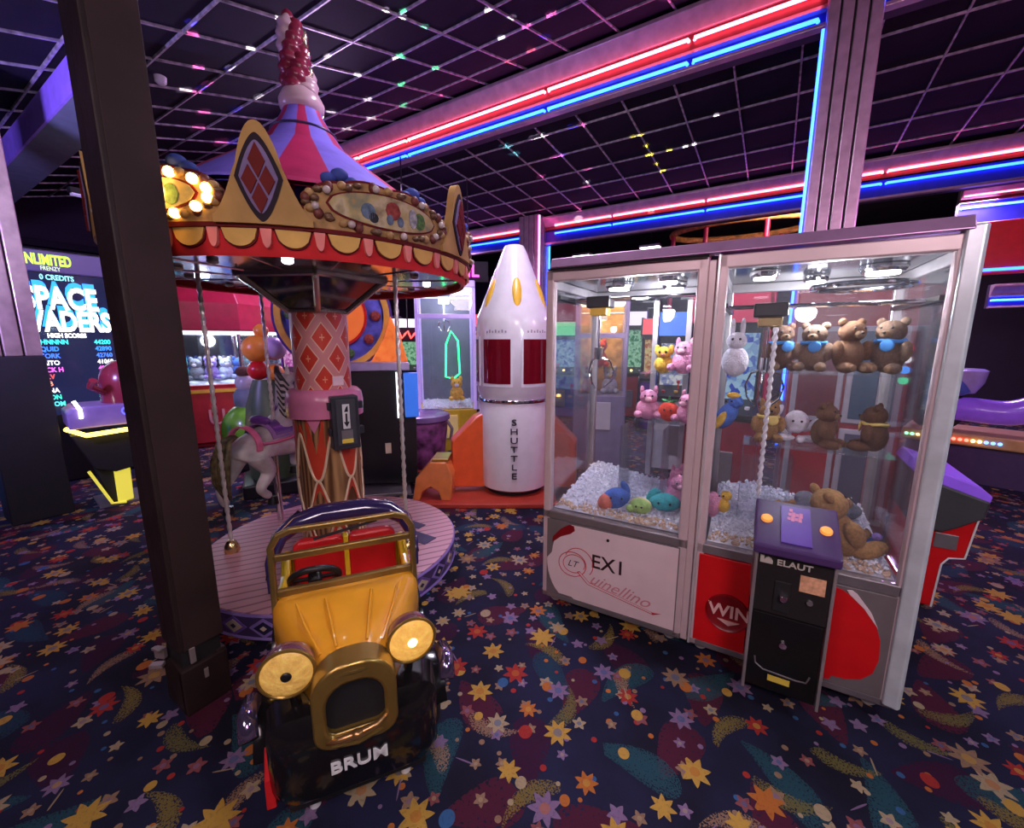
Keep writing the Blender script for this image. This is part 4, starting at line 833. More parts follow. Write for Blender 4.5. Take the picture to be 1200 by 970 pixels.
# roof: striped gores with a concave sweep
prof = [(.93, 2.30), (.78, 2.37), (.60, 2.46), (.45, 2.55), (.34, 2.65), (.25, 2.76), (.18, 2.86), (.125, 2.95), (.105, 3.0)]
gb, gr_ = M('violet_blue_gore', (.20, .14, .68), .5), M('crimson_gore', (.46, .02, .11), .5)
NG = 14
for k in range(NG):
    g0 = 2*pi*(k//2)/(NG/2)+(.0 if k % 2 == 0 else 2*pi/(NG/2)*.38)+.12; g1 = 2*pi*(k//2)/(NG/2)+(2*pi/(NG/2)*.38 if k % 2 == 0 else 2*pi/(NG/2))+.12
    MB().lathe(prof+[(prof[-1][0]-.01, 3.0), (.2, 2.8), (.9, 2.29)], 6, a0=g0, a1=g1, cap=False).build('roof_gore', gb if k % 2 else gr_, car, smooth=True)
MB().tube([(.185*cos(2*pi*k/32), .185*sin(2*pi*k/32), 2.86) for k in range(32)], .007, 6, True).build('roof_hoop', navyp, car, smooth=True)
# spire
pale = M('pale_mauve_gloss', (.55, .36, .42), .25); mar2 = M('maroon_gloss', (.22, .02, .05), .25)
MB().lathe([(.11, 2.985), (.125, 3.0), (.13, 3.04), (.105, 3.09), (.075, 3.12), (.0, 3.125)], 32).build('spire_dome', pale, car, smooth=True)
vs = []
K = 40
sp = MB(); sp2 = MB()
for j, (B_, ph) in enumerate(((sp, 0), (sp2, pi))):
    for off in (0, pi/2):
        B_.tube([(-.02*(k/K)+ (.055*(1-.4*k/K))*cos(ph+off+k*.10), -.03*(k/K)+(.055*(1-.4*k/K))*sin(ph+off+k*.10), 3.07+.42*k/K) for k in range(K+1)], [(.058+.008*sin(k*1.3+ph))*(1-.30*k/K)*(1 if k < K-3 else (K-k+1)/4.5) for k in range(K+1)], 10)
sp.build('spire_twist', pale, car, smooth='all'); sp2.build('spire_twist', mar2, car, smooth='all')
MB().tube([(-.005+.07*(1-.4*k/20), -.01+.05*(1-.4*k/20), 3.09+.34*k/20) for k in range(21)], [.017+.006*sin(k*1.1) for k in range(21)], 8).build('spire_gilding', M('gilt', (.6, .45, .35), .25, .8), car, smooth='all')
MB().ell((-.022, -.032, 3.49), (.035, .035, .045)).build('spire_tip', mar2, car, smooth='all')
# twisted poles
polem = M('pole_chrome', (.85, .80, .76), .28, .6)
def twisted_pole(x, y, z0, z1):
    n_ = int((z1-z0)/.008); q = MB().tube([(x, y, z0+(z1-z0)*k/n_) for k in range(n_+1)], .0125, 8, lobes=(.22, .8)).build('twisted_pole', polem, car, smooth='all')
    MB().lathe([(.045, 0), (.048, .012), (.044, .045), (.028, .075), (.017, .085)], 24, (x, y, PH+.004)).build('pole_foot', gold, q, smooth=True)
    return q
for (x, y) in ((-.44, -.50), (.585, .15), (.235, .47)): twisted_pole(x, y, PH+.05, 1.995)
# horse
HX, HY = -.66, -.02
hp = twisted_pole(HX, HY, .98, 1.995); hp.children[0].location = (0, 0, 0)
for ch in list(hp.children): bpy.data.objects.remove(ch)
ho = empty_part('horse', car, (HX-.0, HY-.02, 0), RAD(105)); ho.scale = (1.1, 1.15, 1.08)
coat = M('horse_grey_white', (.58, .52, .52), .3, var=.3, vscale=10)
def skin(name, pts, edges, mat, par, sub=2, root=0):
    me = bpy.data.meshes.new(name); me.from_pydata([p[:3] for p in pts], edges, []); me.materials.append(mat); o = bpy.data.objects.new(name, me); COL.objects.link(o); o.parent = par
    o.modifiers.new('skin', 'SKIN'); sv = me.skin_vertices[0].data
    for i, p in enumerate(pts):
        r = p[3] if isinstance(p[3], tuple) else (p[3], p[3]); sv[i].radius = r
    sv[root].use_root = True
    o.modifiers['skin'].use_smooth_shade = True
    s = o.modifiers.new('sub', 'SUBSURF'); s.levels = sub; s.render_levels = sub
    return o
pts = [(-.20, 0, .80, .115), (-.06, 0, .78, .118), (.10, 0, .80, .12), (.15, 0, .92, .092), (.15, 0, 1.06, .072), (.145, 0, 1.20, .058), (.20, 0, 1.225, .052), (.31, 0, 1.13, .036), (.34, 0, 1.10, .03)]
ed = [(i, i+1) for i in range(8)]
def leg(root, chain):
    i0 = len(pts); prev = root
    for c in chain: pts.append(c); ed.append((prev, len(pts)-1)); prev = len(pts)-1
leg(0, [(-.24, .075, .72, .075), (-.27, .08, .60, .052), (-.36, .08, .50, .034), (-.33, .08, .38, .028)])
leg(0, [(-.20, -.075, .70, .075), (-.12, -.08, .58, .052), (-.22, -.08, .48, .034), (-.14, -.08, .40, .028)])
leg(2, [(.17, .07, .70, .055), (.26, .075, .62, .04), (.24, .075, .50, .028)])
leg(2, [(.16, -.07, .70, .055), (.30, -.075, .66, .04), (.33, -.075, .54, .028)])
skin('horse_body', pts, ed, coat, ho)
for (x, y, z) in ((-.325, .08, .355), (-.125, -.08, .375), (.235, .075, .475), (.335, -.075, .515)):
    MB().cyl((x, y, z-.03), (x+.005, y, z+.025), .036, .028, 12).build('hoof', black, ho, smooth=True)
mane = M('dark_striped_hair', (.14, .11, .10), .35, var=.95, vscale=30)
mb = MB(); mb_w = MB()
for i in range(14):
    f = i/13; x = .135-.015*f; z = .96+.30*f
    (mb if i % 2 else mb_w).tube([(x-.02, .01, z+.03), (x-.06, -.03, z), (x-.06, -.065, z-.05), (x-.02, -.082, z-.10)], [.016, .02, .018, .006], 8)
mb.build('mane', M('black_hair', (.03, .025, .025), .35), ho, smooth='all'); mb_w.build('mane_highlights', M('pale_hair', (.55, .48, .46), .35), ho, smooth='all')
mb = MB()
for i in range(5):
    d = (i-2)*.016
    mb.tube([(-.29, d*.5, .86), (-.36, d, .84), (-.40, d*1.5, .72), (-.41, d*1.6, .58), (-.38, d, .46)], [.014, .02, .022, .016, .004], 8)
mb.build('tail', M('olive_striped_hair', (.14, .11, .05), .35, var=.8, vscale=26), ho, smooth='all')
for y in (-.035, .035): MB().cyl((.145, y, 1.24), (.14, y*1.15, 1.32), .02, .003, 8).build('ear', coat, ho, smooth=True)
for y in (-.046, .046): MB().ell((.22, y, 1.23), .011, 8, 6).build('eye', black, ho, smooth='all')
sad = M('purple_saddle', (.16, .05, .30), .3, coat=.4)
def saddle_band(nm, x0, x1, rr, m, zc=.79, a0=-70, a1=70):
    g = MB(); n_ = 16; vs = []; 
    for i in range(n_+1):
        a = RAD(a0+(a1-a0)*i/n_)
        for x, q in ((x0, rr), (x1, rr), (x1, rr-.012), (x0, rr-.012)): vs.append((x, q*sin(a), zc+q*cos(a)))
    fs = [(i*4+k, i*4+(k+1) % 4, i*4+4+(k+1) % 4, i*4+4+k) for i in range(n_) for k in range(4)]+[(0, 1, 2, 3), tuple(range(4*n_, 4*n_+4))]
    return g.add(vs, fs).build(nm, m, ho, smooth=True)
saddle_band('saddle', -.08, .10, .135, sad); saddle_band('saddle_cloth', -.11, .13, .130, M('lilac_cloth', (.35, .18, .42), .4), a0=-80, a1=80)
MB().ell((-.09, 0, .935), (.03, .09, .035), 12, 8).build('saddle_bow', sad, ho, smooth='all'); MB().ell((.10, 0, .935), (.025, .05, .04), 12, 8).build('saddle_horn', sad, ho, smooth='all')
saddle_band('breeching_strap', -.24, -.20, .128, M('pink_strap', (.75, .16, .30), .35), a0=-105, a1=105)
MB().tube([(-.20, -.125, .80), (-.10, -.13, .79), (.10, -.132, .80), (.22, -.09, .88), (.24, 0, .82), (.22, .09, .88), (.10, .132, .8), (-.2, .125, .8)], .011, 8).build('girth_strap', M('pink_strap'), ho, smooth=True)
MB().tube([(.28, -.04, 1.15), (.28, .04, 1.15), (.18, .055, 1.18), (.06, .02, .98), (.18, -.055, 1.18)], .006, 6, True).build('bridle', sad, ho, smooth=True)
MB().cyl((0, 0, PH), (0, 0, .70), .022, n=14).build('support_tube', chrome, ho, smooth=True)
MB().bb((.34, .28, PH+.004), (.62, .40, PH+.009)).bb((.1, .44, PH+.004), (.40, .52, PH+.0085)).build('anti_slip_strip', M('dark_violet_mat', (.08, .07, .14), .7), car)
fl = lamp('carousel_bulb_light', 'POINT', (CX+1.06*cos(F0-pi/6+.12), CY+1.06*sin(F0-pi/6+.12), 2.2), 3, (1, .5, .12), .05)

# ================================================================== CAR RIDE
AC = RAD(-35.0); CM = Vector((-1.100, .748, 0))
t = thing('car_ride', 'yellow and black vintage car kiddie ride with round gold headlights', 'kiddie ride', CM, AC)
# local: +x forward, y to the car's left (picture left is -y... camera sees the front), z up
cy_ = M('car_orange_yellow', (.80, .36, .025), .18, var=.06, coat=.6); cyel = M('car_yellow', (.85, .58, .03), .2, coat=.5); cblk = M('car_black_gloss', (.010, .009, .010), .18, coat=.5); cbr = M('car_brass', (.42, .27, .07), .3, .75); bron = M('car_bronze', (.30, .20, .06), .3, .7)
# chassis and lower black body
def loft(secs, mats, name, par, smooth=True, capn=True, sub=0):
    # secs: list of (x, [(y,z),...]) with equal counts, closed loops
    n_ = len(secs[0][1]); vs = [(x, y, z) for x, L in secs for (y, z) in L]; fs = []
    for j in range(len(secs)-1):
        for i in range(n_): fs.append((j*n_+i, j*n_+(i+1) % n_, (j+1)*n_+(i+1) % n_, (j+1)*n_+i))
    fs += [tuple(range(n_))[::-1], tuple(range((len(secs)-1)*n_, len(secs)*n_))]
    return MB().add(vs, fs).build(name, mats, par, smooth=smooth, sub=sub)
def rsec(w_, z0, z1, r, n_=5, top=1.0):
    L = []
    for (cx, cz, a0) in ((w_*top-r, z1-r, 0), (-(w_*top-r), z1-r, 90), (-(w_-r), z0+r, 180), (w_-r, z0+r, 270)):
        for i in range(n_): a = RAD(a0+90*i/(n_-1)); L.append((cx+r*cos(a), cz+r*sin(a)))
    return L
loft([(-.83, rsec(.22, .09, .30, .04)), (-.80, rsec(.24, .07, .34, .05)), (-.20, rsec(.24, .06, .36, .05)), (-.05, rsec(.235, .06, .38, .05)), (.0, rsec(.22, .07, .33, .06)), (.012, rsec(.19, .09, .30, .06))], cblk, 'lower_body', t)
# bonnet: tapers to the radiator
loft([(-.40, rsec(.285, .30, .605, .07)), (-.34, rsec(.275, .30, .605, .08)), (-.22, rsec(.225, .30, .585, .10)), (-.10, rsec(.165, .30, .585, .11)), (-.03, rsec(.128, .30, .57, .10))], cy_, 'bonnet', t)
for s in (-1, 1):
    MB().tube([(-.31, s*.085, .606), (-.2, s*.07, .600), (-.05, s*.05, .580)], .006, 6).build('bonnet_crease', cy_, t, smooth=True)
    MB().tube([(-.33, s*.19, .598), (-.2, s*.155, .588), (-.06, s*.10, .556)], .006, 6).build('bonnet_crease', cy_, t, smooth=True)
# tub: side walls, rear
for s in (-1, 1):
    MB().prism([(-.42, .30), (-.42, .60), (-.50, .585), (-.56, .545), (-.66, .55), (-.74, .60), (-.82, .60), (-.83, .30)], s*.285, s*.245, 'y').build('tub_side', cyel, t, bevel=.015)
MB().prism([(-.245, .30), (.245, .30), (.245, .58), (.2, .63), (-.2, .63), (-.245, .58)], -.83, -.79, 'x').build('tub_rear', cyel, t, bevel=.012)
MB().bb((-.80, -.245, .28), (-.40, .245, .32)).build('tub_floor', black, t)
MB().bb((-.455, -.25, .32), (-.42, .25, .585)).build('dashboard', cyel, t, bevel=.008)
for s in (-1, 1):
    MB().prism([(s*.01, .40), (s*.235, .40), (s*.235, .64), (s*.205, .665), (s*.03, .665), (s*.01, .64)], -.79, -.735, 'x').build('seat_back', redp, t, bevel=.014)
MB().bb((-.785, -.012, .42), (-.73, .012, .66)).build('seat_divider', cyel, t, bevel=.005)
MB().bb((-.74, -.235, .34), (-.56, .235, .42)).build('seat_cushion', redp, t, bevel=.02)
# folded hood
hoodm = M('folded_hood_blue', (.03, .02, .09), .15, coat=.6)
MB().tube([(-.52, -.30, .56), (-.62, -.31, .64), (-.74, -.285, .70), (-.80, -.22, .735), (-.82, -.10, .755), (-.82, .10, .755), (-.80, .22, .735), (-.74, .285, .70), (-.62, .31, .64), (-.52, .30, .56)], [.012, .022, .036, .045, .052, .052, .045, .036, .022, .012], 12).build('folded_hood', hoodm, t, smooth='all')
for s in (-1, 1):
    MB().tube([(-.56, s*.315, .60), (-.66, s*.315, .66), (-.76, s*.28, .735), (-.82, s*.2, .785)], .009, 8).build('hood_iron', M('hood_dark_metal', (.05, .04, .06), .2, .8), t, smooth=True)
    MB().tube([(-.83, s*.05, .79), (-.835, s*.16, .78)], .012, 8).build('hood_button', cream, t, smooth=True)
# windscreen frame
ws = []
for (y, z) in ((-.272, .54), (-.272, .80), (-.245, .845), (-.20, .86), (.20, .86), (.245, .845), (.272, .80), (.272, .54)): ws.append((-.40-(z-.54)*.10, y, z))
wf = MB()
for i in range(len(ws)-1):
    a, b_ = Vector(ws[i]), Vector(ws[i+1]); dr = (b_-a); q = dr.to_track_quat('Y', 'X').to_matrix(); wf.box((a+b_)/2, (.022, dr.length+.012, .028) if False else (.024, dr.length+.014, .024), rot=q)
wf.build('windscreen_frame', bron, t, bevel=.006)
MB().bb((-.425, -.262, .745), (-.405, .262, .775)).build('windscreen_bar', bron, t, bevel=.006); MB().bb((-.415, -.262, .602), (-.39, .262, .632)).build('windscreen_sill', bron, t, bevel=.006)
MB().tube([(-.44, .13, .842), (-.445, -.12, .80)], .006, 6).build('wiper', black, t)
# steering wheel on the driver's side
sw = empty_part('steering_wheel', t, (-.50, -.13, .60)); sw.rotation_euler = (0, RAD(-50), 0)
MB().tube([(.095*cos(2*pi*k/28), .095*sin(2*pi*k/28), 0) for k in range(28)], .014, 8, True).build('wheel_rim', black, sw, smooth='all')
MB().cyl((0, 0, -.02), (0, 0, .015), .028, n=14).bb((-.09, -.01, -.006), (.09, .01, .006)).bb((-.01, -.09, -.006), (.01, .09, .006)).build('wheel_hub', black, sw, smooth=True)
# radiator shell
def arch(w_, z0, z1, rt, rb_, n_=7):
    L = []
    for (cx, cz, a0, r) in ((w_-rt, z1-rt, 0, rt), (-(w_-rt), z1-rt, 90, rt), (-(w_-rb_), z0+rb_, 180, rb_), (w_-rb_, z0+rb_, 270, rb_)):
        for i in range(n_): a = RAD(a0+90*i/(n_-1)); L.append((cx+r*cos(a), cz+r*sin(a)))
    return L
def shell(o_, i_, x0, x1, name, m, par):
    n_ = len(o_); vs = [(x0, *p) for p in o_]+[(x1, *p) for p in o_]+[(x1+.004, *p) for p in i_]+[(x0+.01, *p) for p in i_]; fs = []
    for r in range(4):
        for i in range(n_): fs.append((r*n_+i, r*n_+(i+1) % n_, ((r+1) % 4)*n_+(i+1) % n_, ((r+1) % 4)*n_+i))
    return MB().add(vs, fs).build(name, m, par, smooth=True, bevel=.008)
shell(arch(.132, .285, .585, .112, .06), arch(.094, .335, .52, .08, .035), -.04, .055, 'radiator_shell', cbr, t)
shell(arch(.103, .325, .532, .085, .04), arch(.090, .34, .515, .075, .03), .03, .05, 'radiator_trim', bron, t)
MB().prism(arch(.098, .332, .525, .082, .035), .015, .025, 'x').build('radiator_core', blackm, t)
MB().tube([(.045, -.07, .548), (.06, 0, .558), (.045, .07, .548)], .007, 6).build('shell_ridge', bron, t, smooth=True)
MB().tube([(.05, -.095, .318), (.068, -.055, .332), (.072, 0, .337), (.068, .062, .345), (.05, .10, .358)], [.008, .011, .012, .010, .007], 8).ell((.076, 0, .339), (.016, .02, .016), 10, 8).build('starting_handle', M('car_copper', (.55, .30, .12), .28, .8), t, smooth='all')
MB().tube([(.05, -.08, .303), (.06, 0, .297), (.05, .08, .31)], .010, 8).build('lower_lip', cbr, t, smooth=True)
# headlights
for s, lit in ((-1, False), (1, True)):
    h = empty_part('headlight', t, (-.03, s*.198, .545)); h.rotation_euler = (0, 0, s*.06)
    b_ = MB().lathe([(.0, -.085), (.05, -.078), (.078, -.05), (.086, -.01), (.088, .0), (.08, .004)], 32).build('lamp_bowl', M('plum_gloss', (.16, .05, .09), .2, coat=.5), h, smooth=True); b_.rotation_euler = (0, pi/2, 0)
    l_ = MB().lathe([(.082, .0), (.074, .008), (.05, .014), (.02, .017), (.0, .018)], 32).build('lamp_lens', M('amber_lens_lit', (.85, .50, .12), .25, emit=(1, .5, .09), es=.5, var=.3, vscale=50, bump=.6, bscale=45) if lit else M('amber_lens', (.90, .55, .14), .3, emit=(1, .5, .1), es=.2, var=.3, vscale=50, bump=.6, bscale=45), h, smooth=True); l_.rotation_euler = (0, pi/2, 0)  # the unlit lens also glows a little, in place of reflected light
    r_ = MB().tube([(.083*cos(2*pi*k/32), .083*sin(2*pi*k/32), .003) for k in range(32)], .006, 8, True).build('lamp_rim', cbr, h, smooth=True); r_.rotation_euler = (0, pi/2, 0)
    MB().ell((.017, 0, .0), (.008, .017, .017), 12, 8).build('lamp_bulb', EM('warm_bulb', (1, .75, .25), 5) if lit else black, h, smooth='all')
    MB().cyl((-.04, -s*.02, -.22), (-.04, 0, -.07), .016, n=10).build('lamp_stalk', cblk, h, smooth=True)
# number-plate lettering
text('name_text', 'BRUM', .062, M('white_letter', (.85, .85, .85), .4), t, (.0355, 0, .195), rot=(pi/2, 0, pi/2), ext=.003, bold=.0007, sx=1.15)
loft([(-.10, rsec(.285, .08, .40, .05)), (-.01, rsec(.275, .08, .385, .06)), (.02, rsec(.245, .085, .345, .07)), (.032, rsec(.20, .10, .30, .07))], cblk, 'front_valance', t)
# mudguards, wheels, running boards
for s in (-1, 1):
    for (wx, R_w) in ((-.22, .15), (-.68, .165)):
        n_ = 14; secs = []; vs = []; g = MB()
        for i in range(n_+1):
            a = RAD(20+150*i/n_)
            for (q, y) in ((R_w+.03, s*.215), (R_w+.045, s*.25), (R_w+.03, s*.325), (R_w+.018, s*.325), (R_w+.03, s*.25), (R_w+.018, s*.215)): vs.append((wx+q*cos(a), y, .165+q*sin(a)))
        fs = [(i*6+k, i*6+(k+1) % 6, i*6+6+(k+1) % 6, i*6+6+k) for i in range(n_) for k in range(6)]+[tuple(range(6)), tuple(range(6*n_, 6*n_+6))]
        g.add(vs, fs).build('mudguard', cblk, t, smooth=True)
        wh_ = MB().tube([(wx+(R_w-.035)*cos(2*pi*k/32), s*.275, .165+(R_w-.035)*sin(2*pi*k/32)) for k in range(32)], .034, 10, True).build('wheel', blackm, t, smooth='all')
        MB().cyl((wx, s*.262, .165), (wx, s*.297, .165), R_w-.06, n=24).build('wheel_disc', redp, wh_, smooth=True)
        for k in range(10):
            a = 2*pi*k/10; MB().cyl((wx, s*.30, .165), (wx+(R_w-.05)*cos(a), s*.296, .165+(R_w-.05)*sin(a)), .007, n=6).build('spoke', cbr, wh_)
    MB().bb((-.54, s*.23, .12), (-.24, s*.33, .145)).build('running_board', cblk, t, bevel=.008)
    MB().tube([(.0, s*.315, .37), (-.05, s*.325, .41), (-.13, s*.325, .40)], .03, 10).build('side_lamp', M('violet_chrome', (.35, .28, .5), .12, .9), t, smooth='all')
    if s < 0: MB().prism([(-.03, .08), (.0, .09), (-.01, .19), (-.06, .27), (-.08, .26), (-.06, .16)], s*.291, s*.262, 'y').build('red_side_flash', redp, t, bevel=.003)
for x in (-.04, -.72):
    for s in (-1, 1): MB().cyl((x, s*.155, 0), (x, s*.155, .07), .019, .016, 14).build('levelling_foot', white, t, smooth=True)
MB().bb((-.80, -.23, .035), (-.005, .23, .07)).build('base_tray', blackm, t, bevel=.01)

# ================================================================== ROCKET
def face(x, y): return atan2(-x, y)
def polar(u, d, v=450):
    r = ray(u, v); q = hypot(r.x, r.y); return (r.x/q*d, r.y/q*d, 0)
RX, RY = -2.27, 3.64
t = thing('rocket_ride', 'white rocket kiddie ride with red fins and dark red windows', 'kiddie ride', (RX, RY, 0), face(RX, RY))
rw = M('rocket_white', (.78, .74, .80), .22, var=.05, coat=.4); orr_ = M('rocket_orange_red', (.72, .10, .025), .28, var=.1, coat=.3); redw = M('dark_red_window', (.16, .004, .012), .06, coat=.6)
MB().lathe([(.33, .10), (.355, .12), (.36, .2), (.362, .98), (.355, 1.0)], 64).build('lower_body', rw, t, smooth=True)
MB().lathe([(.355, 1.0), (.372, 1.005), (.376, 1.02), (.372, 1.035), (.355, 1.04)], 64).build('chrome_ring', chrome, t, smooth=True)
MB().lathe([(.345, 1.04), (.378, 1.10), (.382, 1.76), (.372, 1.83), (.115, 2.47), (.095, 2.51), (.07, 2.52), (.0, 2.525)], 64).build('upper_body', rw, t, smooth=True)
MB().cyl((0, 0, .03), (0, 0, .12), .29, n=40).build('pivot_drum', blackm, t)
for k in range(6):
    a = RAD(-90-27+62*k) if k < 2 else RAD(-90-27+62+ (360-62)*(k-1)/5)
    def st(half, z0, z1, R0, R1, nm, m): 
        th = [a-RAD(half)+RAD(2*half)*i/10 for i in range(11)]; return MB().strip(th, [z0]*11, [z1]*11, R0, R1).build(nm, m, t, smooth=True)
    st(25, 1.165, 1.645, .378, .388, 'window_surround', rw); st(22, 1.195, 1.615, .38, .391, 'window_pane', redw)
    for i in range(7):
        aa = a-RAD(15)+RAD(30)*i/6; th = [aa-.02, aa+.02]
        if k < 2: MB().strip(th, [1.675]*2, [1.675+.018+.01*(i % 2)]*2, .381, .384).build('worn_print', M('worn_grey_print', (.35, .28, .34), .5), t)
    ay = RAD(-90+5+60*k); dn = 10; vs = []
    yp = MB(); c = Vector((.283*cos(ay), .283*sin(ay), 2.05)); yp.ell(c, (.016, .045, .15), 14, 10, Matrix.Rotation(ay, 3, 'Z') @ Matrix.Rotation(RAD(-20), 3, 'Y'))
    yp.build('yellow_slot', M('rocket_yellow', (.85, .50, .04), .3), t, smooth='all')
for a, nm in ((180, 'fin'), (0, 'fin'), (90, 'fin')):
    f = MB().prism([(.33, .88), (.42, .84), (.66, .60), (.66, .12), (.33, .10)], -.10, .10, 'y').build('fin', orr_, t, bevel=.015); f.rotation_euler[2] = RAD(a+(12 if a == 180 else -12))
for i, c in enumerate('SHUTTLE'):
    q = text('body_text', c, .086, M('dark_grey_print', (.03, .028, .04), .4), t, (.0, -.368, .82-.09*i), ext=.004, bold=.0008, sx=1.35)
MB().prism([(-1.02, -.5), (.42, -.5), (.42, .45), (-.45, .45), (-.45, .0), (-1.02, -.08)], 0, .05, 'z').build('base_plate', M('red_base_plate', (.45, .05, .03), .4), t, bevel=.01)
st_ = MB().prism([(-1.0, .05), (-.93, .05), (-.90, .14), (-.82, .19), (-.74, .14), (-.72, .05), (-.62, .05), (-.60, .30), (-.66, .44), (-.82, .44), (-.96, .28)], -.42, -.12, 'y').build('boarding_step', M('step_orange', (.75, .22, .06), .3, coat=.4), t, bevel=.012)
MB().bb((-.80, -.40, .44), (-.64, -.14, .47)).build('step_tread', cbr, t, bevel=.006)

# ================================================================== WHEEL GAME AND NEIGHBOURS
wx, wy, _ = polar(450, 4.75)
t = thing('wheel_game', 'black redemption game with big orange and blue wheel behind the carousel column', 'arcade game', (wx, wy, 0), face(wx, wy))
MB().prism([(-.30, .10), (.30, .06), (.32, 1.0), (.10, 1.30), (-.34, 1.32), (-.34, .10)], -.26, .26, 'y').build('cabinet_side', black, t, bevel=.01)
MB().bb((-.38, -.32, 1.30), (.26, .3, 1.38)).build('top_deck', M('lilac_deck', (.45, .38, .55), .3), t, bevel=.01)
MB().bb((.12, -.29, .80), (.17, -.265, 1.28)).build('white_light_tube', EM('tube_white_blue', (.85, .92, 1), 2), t)
MB().bb((.20, -.29, .80), (.34, -.2, 1.27)).build('blue_light_panel', EM('panel_blue', (.03, .14, .6), .7), t, bevel=.01)
MB().bb((-.02, -.275, .42), (.04, -.26, .53)).build('warning_sticker', M('sticker_yellow_white', (.8, .7, .45), .5), t)
MB().prism([(-.45, 0), (.22, 0), (.22, .03), (-.45, .05)], -.45, .25, 'y').build('foot_plate', greym, t, bevel=.005)
whl = empty_part('wheel', t, (-.46, .05, 1.86)); whl.scale = (.88, 1, .88)
for (r0, r1, y0, m, nm) in ((.0, .34, -.05, M('wheel_orange', (.85, .20, .04), .35, emit=(1, .2, .03), es=.25), 'hub_disc'), (.34, .37, -.06, redp, 'red_ring'), (.37, .56, -.04, M('wheel_blue', (.10, .10, .42), .3, var=.6, vscale=6), 'blue_ring'), (.56, .63, -.07, M('wheel_gold', (.70, .35, .06), .3), 'gold_rim'), (.63, .66, -.05, M('wheel_indigo', (.08, .04, .25), .3), 'outer_rim')):
    d = MB().lathe([(r0, 0), (r1, 0), (r1, .06), (r0, .06)], 48, cap=r0 == 0).build(nm, m, whl, smooth=True, loc=(0, y0, 0)); d.rotation_euler = (-pi/2, 0, 0)
for k in range(10):
    a = 2*pi*k/10; MB().ell((.465*cos(a), -.06, .465*sin(a)), (.06, .02, .06), 12, 8).build('wheel_spot', blobcols[k % 3], whl, smooth='all')
MB().prism([(-.12, 1.38), (.26, 1.38), (.20, 1.62), (.10, 1.86), (.02, 1.62)], -.1, .0, 'y').build('flame_topper', M('flame_orange', (.85, .18, .03), .4, emit=(1, .2, .03), es=.4, var=.5, vscale=12), t, bevel=.01)

rx, ry, _ = polar(494, 5.35)
t = thing('token_bin', 'squat dark violet game console with printed swirls beside the rocket', 'arcade game', (rx, ry, 0), face(rx, ry))
MB().lathe([(.20, 0), (.26, .10), (.30, .42), (.32, .60), (.30, .66), (.0, .68)], 32).build('body', M('swirl_print', (.22, .06, .20), .35, var=.9, vscale=7), t, smooth=True)
MB().lathe([(.32, .60), (.345, .62), (.34, .68), (.30, .70), (.0, .71)], 32).build('top', M('violet_laminate', (.18, .10, .28), .25), t, smooth=True)
MB().tube([(.30, -.1, .6), (.36, -.12, .5), (.34, -.1, .35)], .02, 8).build('handset', greym, t, smooth=True)

def crane(label, u, d, w_, h_, basec, lightc, le, frame, fill, zg=.72, yaw=0, name='crane_game', gear=True):
    x, y, _ = polar(u, d); t = thing(name, label, 'claw machine', (x, y, 0), face(x, y)+yaw); D = w_*.9; a = w_/2
    MB().bb((-a, 0, .0), (a, D, zg)).build('base_cabinet', basec, t, bevel=.015)
    for s in (-1, 1):
        for yy in (0, D-.04): MB().bb((s*a, yy, zg), (s*(a-.045), yy+.045, h_)).build('corner_post', frame, t, bevel=.006)
    MB().bb((-a, 0, h_), (a, D, h_+.10)).build('top_box', frame, t, bevel=.015)
    MB().bb((-a+.05, .05, h_-.02), (a-.05, D-.05, h_)).build('light_panel', M('crane_light_%.1f_%.1f_%.1f' % lightc, lightc, .4, emit=lightc, es=le), t)
    MB().bb((-a+.04, .01, zg), (a-.04, .016, h_)).build('front_glass', clear, t)
    for s in (-1, 1): MB().bb((s*(a-.012), .045, zg), (s*(a-.018), D-.045, h_)).build('side_glass', clear, t)
    MB().bb((-a+.02, D-.03, zg), (a-.02, D-.02, h_)).build('rear_panel', fill, t)
    MB().bb((-a, .0, h_-.42), (a, .02, h_-.36)).build('cross_rail', frame, t, bevel=.004)
    MB().bb((-.14, -.03, zg-.42), (.14, .0, zg-.08)).build('prize_door', M('door_'+label[:12], tuple(min(1, c*1.25+.05) for c in basec.node_tree.nodes['Color Ramp'].color_ramp.elements[1].color[:3]), .35, emit=lightc, es=.08), t, bevel=.01)
    if gear:
        MB().cyl((-a+.05, D*.45, h_-.12), (a-.05, D*.45, h_-.12), .012, n=8).build('gantry_rail', chrome, t)
        c = MB().bb((-.1, D*.4, h_-.2), (.06, D*.5, h_-.1)).cyl((-.02, D*.45, h_-.42), (-.02, D*.45, h_-.2), .012, n=8).build('claw_carriage', white, t, bevel=.005)
        for k in range(3):
            q = 2*pi*k/3+.5; MB().tube([(-.02+cos(q)*r_, D*.45+sin(q)*r_, h_-.42+zz) for r_, zz in ((.01, 0), (.08, -.03), (.10, -.10), (.05, -.17))], .008, 6).build('claw_finger', chrome, c, smooth=True)
    return t, a, D
neong = EM('neon_green', (.03, .9, .25), 3)
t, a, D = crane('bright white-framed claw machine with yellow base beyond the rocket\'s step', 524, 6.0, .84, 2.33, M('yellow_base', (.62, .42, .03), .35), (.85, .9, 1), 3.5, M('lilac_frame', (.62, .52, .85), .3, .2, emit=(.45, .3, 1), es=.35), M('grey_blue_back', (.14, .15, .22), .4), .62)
MB().tube([(-.02, D*.7, 1.05), (.0, D*.7, 1.55), (.08, D*.7, 1.75), (.18, D*.7, 1.6), (.2, D*.7, 1.1), (.10, D*.7, 1.02)], .014, 8, True).build('green_neon_outline', neong, t, smooth=True)
